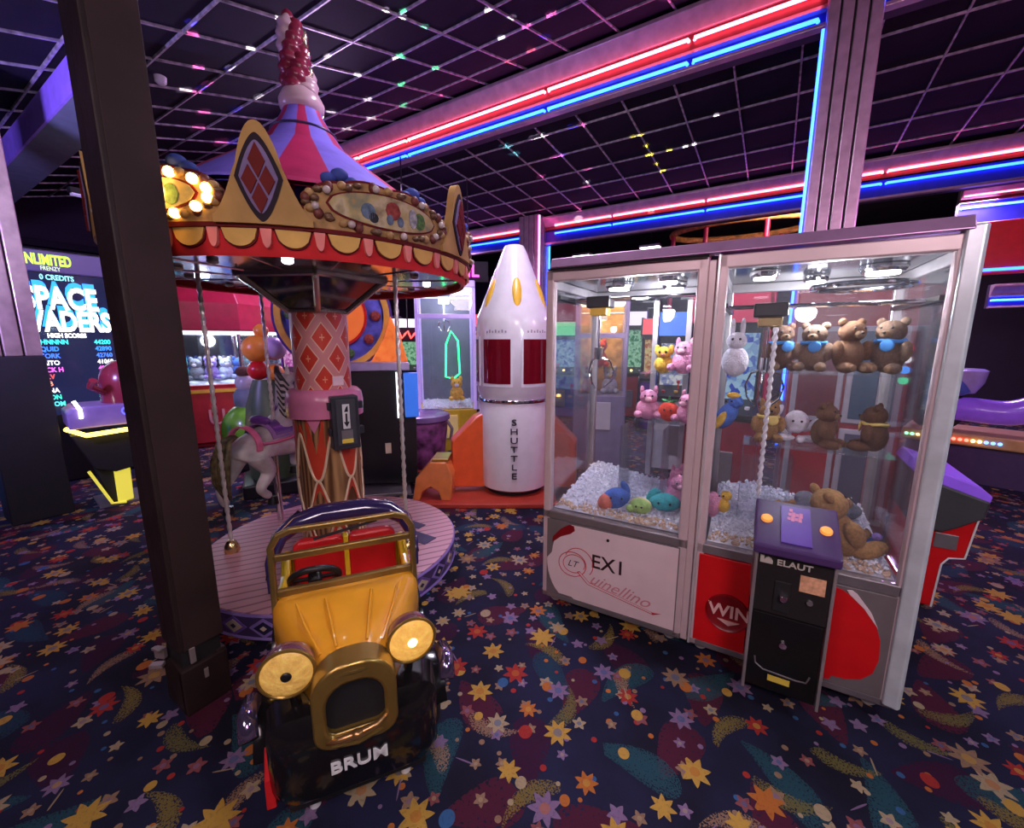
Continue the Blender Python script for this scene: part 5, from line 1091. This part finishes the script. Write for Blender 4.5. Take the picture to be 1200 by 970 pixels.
g = gems(t, -a+.05, a-.05, .05, D-.05, .62, 260, lambda u, v: .02+.05*v)
lamp('crane_light', 'POINT', (t.location.x*1.05, t.location.y*1.05, 2.15), 16, (.85, .9, 1), .08)
wm = M('orange_wood_back', (.55, .30, .08), .4, var=.5, vscale=9)
t2, a, D = crane('warm-lit crane cabinet with orange back seen through the white-panelled machine', 703, 5.1, .62, 2.05, M('violet_grey_base', (.20, .16, .28), .4), (1, .8, .45), 4, M('violet_grey_frame', (.34, .28, .46), .35, .4), wm, .95)
lamp('crane_light', 'POINT', (t2.location.x*1.05, t2.location.y*1.05, 1.85), 10, (1, .72, .35), .08)
def critter(label, loc, rz, m, m2, s):
    t = thing('plush_toy', label, 'plush toy', loc, rz, 'plush toys in the far cranes'); t.scale = (s,)*3
    MB().ell((0, 0, .10), (.10, .09, .11)).ell((0, -.01, .25), (.085, .08, .08)).ell((-.06, 0, .32), (.03, .02, .04), 8, 6).ell((.06, 0, .32), (.03, .02, .04), 8, 6).ell((-.08, -.06, .03), (.04, .06, .035), 8, 6).ell((.08, -.06, .03), (.04, .06, .035), 8, 6).build('body', m, t, smooth='all')
    MB().ell((0, -.08, .23), (.035, .02, .028), 8, 6).build('muzzle', m2, t, smooth='all')
    for x in (-.03, .03): MB().ell((x, -.078, .27), .01, 6, 5).build('eye', black, t, smooth='all')
for i, (lb, dx, dz, m) in enumerate((('orange plush on the left in the warm-lit crane', -.13, .95, P_('orange', (.85, .32, .05))), ('white plush on the right in the warm-lit crane', .12, .95, wh), ('red plush stacked above the others in the warm-lit crane', -.02, 1.28, rd))):
    r = t2.rotation_euler[2]; critter(lb, (t2.location.x+dx*cos(r)-.25*sin(r), t2.location.y+dx*sin(r)+.25*cos(r), dz+.005), r+.2*(i-1), m, P_('cream', (.7, .6, .3)), .95)
r = t2.rotation_euler[2]
MB().bb((-.25, .12, 1.265), (.25, .42, 1.275)).build('glass_shelf', acryl, t2)
r = t.rotation_euler[2]
critter('yellow plush sitting in the bright white-framed claw machine', (t.location.x+.14*cos(r)-.3*sin(r), t.location.y+.14*sin(r)+.3*cos(r), .72), r, ye, wh, 1.0)

# cabinets behind the bear machine
def cabinet(name, label, x, y, rz, w_, h_, body, scr, se, accent, cat='arcade game'):
    t = thing(name, label, cat, (x, y, 0), rz); a = w_/2; D = .75
    prof_ = [(0, 0), (D, 0), (D, h_), (.12, h_), (.05, h_-.30), (.26, h_-.36), (.34, 1.05), (.02, .92), (.0, .85)]
    for s in (-1, 1): MB().prism(prof_, s*a, s*(a-.03), 'x').build('side_panel', body, t, bevel=.006)
    MB().bb((-a+.03, .06, .05), (a-.03, D-.02, .88)).build('front_body', accent, t)
    MB().bb((-a+.03, .36, .9), (a-.03, D-.02, h_-.02)).build('back_body', blackm, t)
    sc = MB().prism([(.30, 1.06), (.345, 1.06), (.30, h_-.38), (.255, h_-.38)], -a+.06, a-.06, 'x').build('screen', scr, t)
    MB().prism([(.06, h_-.29), (.14, h_-.29), (.19, h_-.02), (.11, h_-.02)], -a+.03, a-.03, 'x').build('marquee', se, t)
    MB().prism([(.03, .90), (.36, 1.04), (.36, 1.07), (.02, .95)], -a+.03, a-.03, 'x').build('control_panel', black, t, bevel=.006)
    for i in range(4): MB().cyl((-a+.12+i*(w_-.24)/3, .14, .98), (-a+.12+i*(w_-.24)/3, .135, 1.01), .022, n=12).build('button', [redp, M('rocket_yellow'), litb, white][i], t)
    MB().cyl((-.05, .22, 1.0), (-.05, .21, 1.10), .008, n=8).ell((-.05, .21, 1.11), .022, 10, 8).build('joystick', redp, t, smooth=True)
    MB().bb((-.12, .035, .25), (.12, .062, .60)).build('coin_door', greym, t, bevel=.006)
    return t
def screen_mat(name, c1, c2, s, scale=6):
    m = bpy.data.materials.new(name); m.use_nodes = True; nt = m.node_tree; n = nt.nodes; l = nt.links; b = n['Principled BSDF']; b.inputs['Base Color'].default_value = (.02, .02, .03, 1); b.inputs['Roughness'].default_value = .15
    tc = n.new('ShaderNodeTexCoord'); vo = n.new('ShaderNodeTexVoronoi'); vo.inputs['Scale'].default_value = scale*4; l.new(tc.outputs['Object'], vo.inputs[0])
    r = n.new('ShaderNodeValToRGB'); r.color_ramp.elements[0].color = (*c1, 1); r.color_ramp.elements[1].color = (*c2, 1); r.color_ramp.elements[0].position = .25; r.color_ramp.elements[1].position = .6
    l.new(vo.outputs['Color'], r.inputs[0]); l.new(r.outputs[0], b.inputs['Emission Color']); b.inputs['Emission Strength'].default_value = s
    return m
SM = [screen_mat('screen_blue', (.02, .08, .6), (.5, .8, 1), .5), screen_mat('screen_magenta', (.5, .02, .4), (1, .5, .9), .6), screen_mat('screen_green', (.02, .3, .1), (.5, 1, .6), .45), screen_mat('screen_amber', (.6, .12, .02), (1, .8, .3), .5), screen_mat('screen_white', (.2, .25, .6), (1, 1, 1), .5), screen_mat('screen_red', (.5, .01, .02), (1, .4, .2), .5)]
BODY = [M('cab_black', (.02, .02, .025), .4), M('cab_red', (.45, .02, .02), .35), M('cab_blue', (.03, .06, .35), .35), M('cab_violet', (.16, .05, .32), .35), M('cab_white', (.6, .58, .62), .35)]
p = at_y(905, 450, 4.15)
cabinet('arcade_cabinet', 'maroon arcade cabinet with blue screen directly behind the bear machine', p.x-.36, 4.1, .15, .66, 2.05, M('cab_maroon', (.28, .015, .03), .4), SM[0], EM('marquee_maroon', (.5, .03, .08), .35), M('cab_maroon'))
t = thing('prize_locker', 'red prize locker with white-framed doors behind the bear machine', 'prize locker', (.43, 3.75, 0), -.05)
MB().bb((-.33, 0, .0), (.33, .5, 1.85)).build('case', M('locker_case', (.22, .008, .012), .4), t, bevel=.01)
for i in range(2):
    for j in range(2):
        x0 = -.31+i*.315; z0 = .30+j*.72
        d = MB().bb((x0, -.015, z0), (x0+.30, 0, z0+.68)).build('door', M('locker_frame', (.32, .28, .32), .4), t, bevel=.006); MB().bb((x0+.035, -.02, z0+.035), (x0+.265, -.014, z0+.645)).build('door_panel', [M('locker_red', (.30, .008, .012), .3), M('locker_grey', (.06, .055, .09), .3), M('locker_maroon', (.12, .008, .016), .3), M('locker_slate', (.03, .06, .10), .3)][i+2*j], d)
for i, (c, e) in enumerate((((.9, .05, .05), 1), ((.9, .9, .9), 1.), ((.05, .3, .9), 1.5), ((.05, .7, .3), 1.2))):
    MB().cyl((.30, -.022, 1.55-.07*i), (.30, -.014, 1.55-.07*i), .026, n=14).build('indicator', M('indicator_%d' % i, c, .3, emit=c, es=e), t)
MB().bb((-.33, -.02, 1.85), (.33, .5, 2.05)).build('header', M('cab_maroon'), t, bevel=.01)
x, y, _ = polar(1010, 5.6)
cabinet('arcade_cabinet', 'black arcade cabinet with magenta screen behind the prize locker', x, y, face(x, y), .7, 2.0, BODY[0], SM[1], EM('marquee_pink', (1, .2, .6), .7), BODY[3])
x, y, _ = polar(800, 5.2)
cabinet('arcade_cabinet', 'blue arcade cabinet with white screen behind the join of the claw machines', x, y, face(x, y), .66, 1.95, BODY[2], SM[4], EM('marquee_blue', (.1, .3, 1), .6), BODY[4])

# ================================================================== LEFT SIDE
# big screen shooting game
t = thing('screen_game', 'giant space shooter video game with tall text screen behind the tan column', 'arcade game', (-6.75, 1.42, 0), pi/2)
# local: x -> world y, -y -> world +x (towards visitor)
MB().bb((-.78, 0, .0), (.54, .14, 2.58)).build('screen_case', black, t, bevel=.02)
scrm = M('screen_dark_glass', (.004, .005, .015), .12, emit=(.02, .025, .09), es=.8)
MB().bb((-.74, -.012, .78), (.50, 0, 2.32)).build('screen', scrm, t)
hd = MB().bb((-.74, -.03, 2.33), (.50, 0, 2.55)).build('header_sign', M('header_dark_violet', (.05, .03, .12), .3, emit=(.15, .1, .4), es=.5), t, bevel=.01)
wtx = EM('screen_text_white', (1, .97, .9), 2.2); cyt = EM('screen_text_blue', (.03, .35, .9), 1.6)
text('header_text', 'UNLIMITED', .15, EM('header_text_lime', (.55, .9, .08), 1.4), t, (-.15, -.036, 2.45), bold=.005, sx=.52, ext=.004)
text('header_text', 'FRENZY', .06, EM('header_text_pale', (.7, .9, .6), 1.2), t, (-.12, -.036, 2.365), ext=.004, sx=.7)
text('screen_text', '0 CREDITS', .075, EM('screen_text_cyan', (.3, .9, 1), 1.4), t, (-.08, -.018, 2.275), bold=.002, sx=.75)
for (s_, z, sz, xx, sx_) in (('SPACE', 2.045, .33, -.075, .62), ('INVADERS', 1.80, .30, -.115, .60)):
    text('screen_text', s_, sz, cyt, t, (xx-.01, -.016, z+.055), bold=.012, sx=sx_)
    text('screen_text', s_, sz, wtx, t, (xx, -.022, z), bold=.011, sx=sx_)
text('screen_text', 'HIGH SCORES', .065, wtx, t, (-.08, -.018, 1.655), bold=.002, sx=.75)
rows = (('1ST JOHNNNN', '44200', (.05, .8, .75)), ('2ND SQUID', '42890', (.04, .25, .9)), ('3RD STORK', '42760', (.06, .2, .9)), ('4TH TAITO', '41060', (.9, .9, .9)), ('5TH JACK H', '40720', (.95, .15, .75)), ('6TH OLV', '40710', (.95, .08, .08)), ('7TH JAB', '40680', (.95, .3, .15)), ('8TH GNA', '40660', (.9, .9, .8)), ('9TH LION', '40610', (.05, .8, .55)), ('10TH TOM', '40500', (.1, .8, .7)))
for i, (a_, b_, c) in enumerate(rows):
    m = M('score_colour_%d' % i, c, .4, emit=c, es=1.6); z = 1.585-.0755*i
    text('score_text', a_, .07, m, t, (-.46, -.018, z), align='LEFT', bold=.002, sx=.8); text('score_text', b_, .07, m, t, (.27, -.018, z), align='RIGHT', bold=.002, sx=.8)
# console of the shooting game
x, y = -5.36, 1.33
t = thing('gun_console', 'violet gun console with yellow lit edge standing before the giant screen', 'arcade game', (x, y, 0), pi/2-.12)
vio = M('console_violet', (.28, .20, .48), .25, emit=(.3, .15, .8), es=.12)
MB().prism([(-.36, .80), (.45, .80), (.45, .95), (.36, 1.0), (-.30, 1.0), (-.36, .95)], -.05, .45, 'y').build('console_body', vio, t, bevel=.015)
MB().prism([(-.36, .74), (.45, .74), (.28, .40), (-.1, .34), (-.24, .40)], -.02, .42, 'y').build('console_skirt', blackm, t, bevel=.01)
MB().tube([(-.37, .1, .79), (-.26, -.08, .74), (.40, -.08, .77), (.47, .1, .80)], .022, 8).build('yellow_edge_light', EM('edge_yellow', (1, .75, .12), 4), t, smooth=True)
MB().prism([(-.23, .38), (-.03, .38), (-.11, .02), (-.16, .02)], .05, .3, 'y').build('pedestal', blackm, t, bevel=.01)
MB().prism([(-.11, .36), (.01, .37), (.0, .03), (-.115, .02)], .0, .05, 'y').build('yellow_leg_panel', EM('leg_yellow', (.85, .75, .08), .7), t, bevel=.01)
MB().tube([(-.28, .02, .38), (-.16, .0, .03), (-.06, .0, .015)], .013, 6).build('yellow_leg_trim', M('leg_yellow'), t)
MB().bb((-.25, .0, .0), (.35, .45, .02)).build('foot_plate', greym, t)
redd = M('turret_red', (.28, .03, .05), .25, coat=.5)
MB().lathe([(.20, 1.0), (.20, 1.20), (.17, 1.32), (.09, 1.40), (.0, 1.42)], 24, (.10, .2, 0)).build('turret_dome', redd, t, smooth=True)
MB().ell((.12, .0, 1.20), (.05, .03, .13)).build('turret_glint_plate', white, t, smooth='all')
for s in (-1, 1): MB().tube([(.10+s*.17, .12, 1.10), (.10+s*.27, .02, 1.18), (.10+s*.25, -.05, 1.24)], .03, 8).build('gun_grip', redd, t, smooth=True)
MB().tube([(.10+.09*cos(2*pi*k/20), -.052, .93+.05*sin(2*pi*k/20)) for k in range(20)], .007, 6, True).build('coin_ring_light', EM('ring_blue', (.1, .1, 1), 2), t)
MB().tube([(-.30, -.04, 1.06), (-.27, -.05, .98), (-.27, -.05, .9)], .014, 6).build('white_light_strip', lampw, t)
MB().ell((.42, .0, .84), (.06, .05, .04)).build('red_knob', redp, t, smooth='all')
# glowing blue side of the cabinet behind the tan column
t = thing('cabinet_fin', 'tall glowing blue cabinet fin peeping out beside the tan column base', 'arcade game', (-6.5, .42, 0), pi/2)
MB().prism([(-.10, 0), (.12, 0), (.16, .9), (.02, 1.25), (-.10, 1.1)], 0, .5, 'y').build('fin_panel', M('glow_blue_panel', (.03, .2, .7), .3, emit=(.02, .25, .9), es=.7), t, bevel=.01)
MB().bb((-.14, .05, 0), (.16, .55, .06)).build('fin_foot', blackm, t)
# red many-sided prize carousel
x, y, _ = polar(250, 8.6)
t = thing('prize_carousel', 'large red many-sided crane game with glass middle and red hood', 'claw machine', (x, y, 0), face(x, y))
R8 = 1.02; rdm = M('prize_red', (.50, .03, .04), .3, coat=.3)
def ngon(prof_, nm, m, par=t, n_=8, **k): return MB().lathe(prof_, n_, a0=RAD(22.5), a1=RAD(22.5)+2*pi).build(nm, m, par, **k)
ngon([(R8*.92, 0), (R8*.92, .05), (R8, .08), (R8, .90), (R8*1.02, .95), (0, .96)], 'base', rdm, bevel=.01)
ngon([(R8*1.0, 1.72), (R8*1.06, 1.76), (R8*1.06, 2.15), (R8*.9, 2.45), (0, 2.5)], 'hood', M('prize_hood', (.42, .02, .05), .3), bevel=.01)
ngon([(R8*.95, 1.70), (R8*1.03, 1.70), (R8*1.03, 1.76), (R8*.95, 1.76)], 'light_band', EM('band_white', (.9, .92, 1), 2.5))
ngon([(.35, .95), (.35, 1.72)], 'mirror_core', mir)
for k in range(8):
    a = RAD(22.5+45*k); a2 = a+RAD(45); p0, p1 = Vector((R8*cos(a), R8*sin(a), 0)), Vector((R8*cos(a2), R8*sin(a2), 0))
    MB().cyl((p0.x*.98, p0.y*.98, .95), (p0.x*.98, p0.y*.98, 1.72), .03, n=10).build('glass_post', chrome, t, smooth=True)
    mid = (p0+p1)/2*.97; ang = atan2(mid.y, mid.x)
    MB().box((0, 0, 0), (.006, (p1-p0).length*.95, .76)).build('glass_pane', clear, t, loc=(mid.x, mid.y, 1.335), rz=ang)
    MB().box((0, 0, 0), (.02, (p1-p0).length*.9, .05)).build('yellow_trim', M('trim_yellow', (.85, .5, .06), .3), t, loc=(mid.x*1.045, mid.y*1.045, .86), rz=ang)
    text('panel_text', 'U', .34, M('panel_print_pale', (.75, .35, .33), .4), t, (mid.x*1.04, mid.y*1.04, .45), rot=(pi/2, 0, ang+pi/2), ext=.004)
ngon([(R8*.9, .95), (R8*.6, 1.02), (.36, 1.06)], 'prize_bed', M('prize_bed_blue_white', (.45, .52, .75), .4, var=.8, vscale=8))
lamp('prize_carousel_light', 'POINT', (x*.92, y*.92, 1.6), 14, (.75, .85, 1), .1)
rr = random.Random(5)
for k in range(9):
    a = RAD(-160+k*17.5); critter(['blue', 'white', 'teal', 'grey', 'violet', 'pale', 'navy', 'aqua', 'silver'][k]+' plush in the red many-sided crane game', (x+.62*cos(a+t.rotation_euler[2]), y+.62*sin(a+t.rotation_euler[2]), 1.02), a+t.rotation_euler[2]+pi/2, [bl, wh, tl, gy, P_('violet'), P_('pale_blue', (.5, .6, .8)), bl, tl, wh][k], wh, .95)
# green kiddie ride behind the horse
x, y, _ = polar(287, 6.3)
t = thing('kiddie_ride', 'bright green kiddie ride with red seat and grey domed driver behind the horse', 'kiddie ride', (x, y, 0), face(x, y)+.5); t.scale = (.85, .85, .88)
gm = M('ride_green', (.18, .50, .04), .25, coat=.4)
MB().bb((-.35, -.3, 0), (.35, .3, .12)).build('base', black, t, bevel=.02)
MB().ell((-.03, 0, .52), (.34, .36, .40), 24, 14).build('shell', gm, t, smooth='all'); MB().tube([(.33*cos(a), .35*sin(a), .60) for a in [2*pi*k/24 for k in range(24)]], .02, 8, True).build('yellow_trim', M('rocket_yellow'), t, smooth=True)
MB().cyl((0, 0, .1), (0, 0, .25), .15, n=20).build('pivot', greym, t)
MB().bb((.15, -.22, .55), (.38, .2, 1.02)).build('red_seat', redp, t, bevel=.06)
MB().lathe([(.16, .85), (.17, 1.05), (.12, 1.13)], 20).build('grey_vest', M('slate_cloth', (.16, .20, .24), .6), t, smooth=True); MB().ell((0, 0, 1.22), (.13, .13, .14)).build('grey_helmet', M('pale_grey_gloss', (.5, .48, .5), .25), t, smooth='all')
MB().ell((-.02, -.02, 1.38), (.10, .10, .08)).build('brown_crest', browns[1], t, smooth='all')
MB().ell((.28, -.06, 1.30), (.08, .08, .10)).build('purple_ball', M('purple_gloss', (.2, .05, .4), .25), t, smooth='all'); MB().bb((.22, -.2, 1.02), (.36, -.08, 1.13)).build('blue_lamp', EM('lamp_cyan', (.05, .5, .9), 1.2), t, bevel=.02)
x, y, _ = polar(312, 5.1)
t = thing('kiddie_ride', 'orange ball-topped kiddie ride with dark green body left of the carousel column', 'kiddie ride', (x, y, 0), face(x, y))
MB().bb((-.3, -.3, 0), (.3, .3, .15)).build('base', black, t, bevel=.02)
MB().lathe([(.22, .15), (.26, .5), (.20, .95), (.12, 1.2)], 24).build('body', M('ride_dark_green', (.06, .10, .05), .4), t, smooth=True)
for (xx, zz, r_, m, nm) in ((-.06, 1.30, .10, redp, 'red_ball'), (.09, 1.27, .09, M('ride_orange', (.85, .28, .04), .3), 'orange_ball'), (-.05, 1.52, .14, M('ride_orange'), 'orange_head'), (.10, 1.52, .12, M('ride_lilac', (.55, .4, .6), .3), 'lilac_head'), (.0, 1.70, .07, M('ride_orange'), 'top_ball')):
    MB().ell((xx, -.05, zz), r_).build(nm, m, t, smooth='all')
# far rows
far = [(352, 9.6, 'violet', 3, 1, 'magenta', 'behind the twisted pole'), (322, 11.2, 'white', 4, 4, 'white', 'beside the red prize carousel'), (375, 8.2, 'blue', 2, 0, 'blue', 'behind the carousel column'), (438, 8.0, 'black', 0, 5, 'red', 'behind the big wheel'), (474, 9.6, 'blue', 2, 2, 'green', 'left of the white-framed crane'), (562, 9.4, 'red', 1, 3, 'amber', 'past the rocket fin'), (655, 8.6, 'white', 4, 0, 'blue', 'past the white-panelled machine'), (690, 10.0, 'black', 0, 1, 'magenta', 'past the warm-lit crane'), (735, 8.8, 'violet', 3, 2, 'green', 'past the plush bird'), (772, 7.6, 'black', 0, 3, 'amber', 'past the machine divider'), (850, 8.0, 'blue', 2, 5, 'red', 'past the white rabbit'), (980, 8.4, 'black', 0, 4, 'white', 'past the bear machine')]
mq = [EM('marquee_%d' % i, c, .9) for i, c in enumerate(((.1, .4, 1), (1, .15, .7), (.2, 1, .4), (1, .6, .1), (1, .95, 1), (1, .1, .1)))]
for i, (u, d, nm, bi, si, sn, wher) in enumerate(far):
    x, y, _ = polar(u, d)
    cabinet('arcade_cabinet', '%s arcade cabinet with %s screen in the far row, %s' % (nm, sn, wher), x, y, face(x, y)+.1*((i % 3)-1), .72, 2.0+.1*(i % 3), BODY[bi], SM[si], mq[(si+2) % 6], BODY[(bi+3) % 5])
# neon wall signs far behind
def sign(label, s_, u, v, y, size, m, cat='sign'):
    p = at_y(u, v, y); t = thing('neon_sign', label, cat, p, face(p.x, p.y)); text('sign_letters', s_, size, m, t, (0, 0, 0), ext=.015, bold=.004)
    MB().bb((-size*1.2, .02, -size*.6), (size*1.2, .05, size*.6)).build('sign_board', blackm, t, bevel=.01)
    MB().cyl((0, .035, size*.6), (0, .035, zc2(p.y)-p.z), .012, n=6).build('sign_hanger', black, t)
sign('hot pink neon letters hanging right of the carousel canopy', 'NL', 549, 318, 6.2, .30, EM('sign_magenta', (1, .05, .7), 4))
sign('small white neon lettering over the wheel game', 'Bro', 456, 378, 7.4, .26, EM('sign_white_pink', (1, .6, .75), 3))
p = at_y(478, 392, 5.1); t = thing('neon_sign', 'red neon scribble sign between the wheel game and the white-framed crane', 'sign', p, face(p.x, p.y))
MB().tube([(-.5+.05*k, 0, .07*sin(k*2.1)) for k in range(21)], .018, 6).build('red_neon_tube', EM('sign_red_neon', (1, .06, .05), 5), t, smooth=True); MB().bb((-.55, .03, -.12), (.55, .06, .12)).build('sign_board', blackm, t, bevel=.01)
MB().cyl((0, .045, .12), (0, .045, zc2(p.y)-p.z), .012, n=6).build('sign_hanger', black, t)
# canopy ring of another ride beyond the low beam
p = at_y(870, 268, 11.2)
t = thing('coaster_ring', 'orange curved track ring on red posts beyond the low neon beam', 'ride', (p.x, p.y, 0))
MB().tube([(1.5*cos(a), .9*sin(a), p.z) for a in [2*pi*k/40 for k in range(40)]], .07, 10, True).build('track_ring', M('track_orange', (.70, .28, .08), .4, var=.4, vscale=10), t, smooth=True)
for a in (200, 245, 290, 335, 60, 120): MB().cyl((1.5*cos(RAD(a)), .9*sin(RAD(a)), 0), (1.5*cos(RAD(a)), .9*sin(RAD(a)), p.z), .05, n=12).build('post', M('post_red', (.5, .02, .08), .35), t, smooth=True)

# ================================================================== RIGHT SIDE
t = thing('red_machine_side', 'red coin machine with black head and violet top beside the silver corner post', 'arcade game', (.93, 3.27, 0), 0)
MB().prism([(-.14, .02), (.0, .02), (.01, .30), (.035, .345), (.10, .36), (.125, .62), (-.14, .55)], 0, .55, 'y').build('red_body', redpan, t, bevel=.008)
MB().tube([(.0, -.004, .02), (.01, -.004, .30), (.035, -.004, .345), (.10, -.004, .36), (.125, -.004, .62)], .005, 6).build('white_edge', white, t)
MB().prism([(-.16, .52), (-.02, .50), (.04, .54), (.14, .62), (.15, .72), (-.16, .82)], -.03, .55, 'y').build('black_head', M('head_charcoal', (.05, .05, .055), .45), t, bevel=.012)
MB().prism([(-.16, .82), (.15, .71), (.155, .75), (.10, .80), (-.13, .88)], -.02, .56, 'y').build('violet_top', M('violet_top', (.25, .10, .65), .3, emit=(.25, .08, .8), es=.25), t, bevel=.008)
MB().bb((-.04, -.006, .40), (.06, .004, .49)).build('steel_plate', greym, t, bevel=.003)
x, y, _ = polar(1172, 7.2, 480)
t = thing('kiddie_ride', 'violet lit motorbike ride with running lights beyond the silver corner post', 'kiddie ride', (x, y, 0), face(x, y))
vl = M('bike_violet', (.25, .10, .60), .25, coat=.5, emit=(.3, .1, .9), es=.15)
MB().bb((-.75, -.3, .42), (.9, .45, .56)).build('deck', M('deck_tan', (.55, .30, .12), .4), t, bevel=.02); MB().bb((-.70, -.25, 0), (.85, .4, .42)).build('plinth', M('plinth_dark_violet', (.06, .03, .10), .5), t)
for k in range(16): MB().ell((-.7+.05*k, -.31, .49), .018, 8, 6).build('running_light', [EM('run_red', (1, .12, .08), 5), EM('run_green', (.3, 1, .5), 5), EM('run_blue', (.1, .25, 1), 5), EM('run_amber', (1, .7, .3), 5)][(1, 1, 3, 1, 0, 0, 0, 0, 0, 0, 0, 3, 3, 2, 2, 2)[k]], t, smooth='all')
skin('bike_body', [(-.55, 0, .75, .12), (-.25, 0, .82, .16), (.05, 0, .78, .15), (.35, 0, .92, .17), (.62, 0, .95, .12)], [(0, 1), (1, 2), (2, 3), (3, 4)], vl, t)
MB().tube([(-.50+.2*cos(2*pi*k/24), 0, .78+.2*sin(2*pi*k/24)) for k in range(24)], .06, 8, True).build('front_wheel', blackm, t, smooth='all')
MB().lathe([(.0, 0), (.14, .02), (.20, .14), (.22, .28), (.18, .30)], 20, (-.35, 0, .98)).build('fairing', M('fairing_lilac', (.45, .38, .70), .25), t, smooth=True)
MB().tube([(-.52, -.1, 1.35), (-.40, -.16, 1.20), (-.28, -.2, 1.0)], .05, 8).build('blue_strap', M('strap_blue', (.10, .15, .6), .3), t, smooth='all')
for i, c in enumerate((M('run_red'), M('run_green'), M('run_blue'))): MB().ell((-.52, -.2, 1.2-.09*i), .025, 8, 6).build('dash_light', c, t, smooth='all')
MB().ell((.30, -.1, 1.08), (.10, .08, .05)).build('seat_glow', EM('run_violet', (.5, .4, 1), 1.2), t, smooth='all')
p = at_y(1185, 292, 8.8)
t = thing('red_sign_board', 'red hanging sign board with blue neon edge above the violet motorbike ride', 'sign', (p.x+.6, p.y, p.z), 0)
MB().bb((-1.0, 0, -.32), (1.2, .08, .40)).build('board', M('sign_red', (.55, .02, .03), .35, emit=(.6, .01, .02), es=.25), t, bevel=.02)
MB().tube([(-.9, -.03, -.26), (1.15, -.03, -.26)], .02, 8).build('blue_neon_tube', neon_blue, t); MB().cyl((0, .04, .4), (0, .04, 4.3-p.z), .02, n=8).build('sign_hanger', black, t)
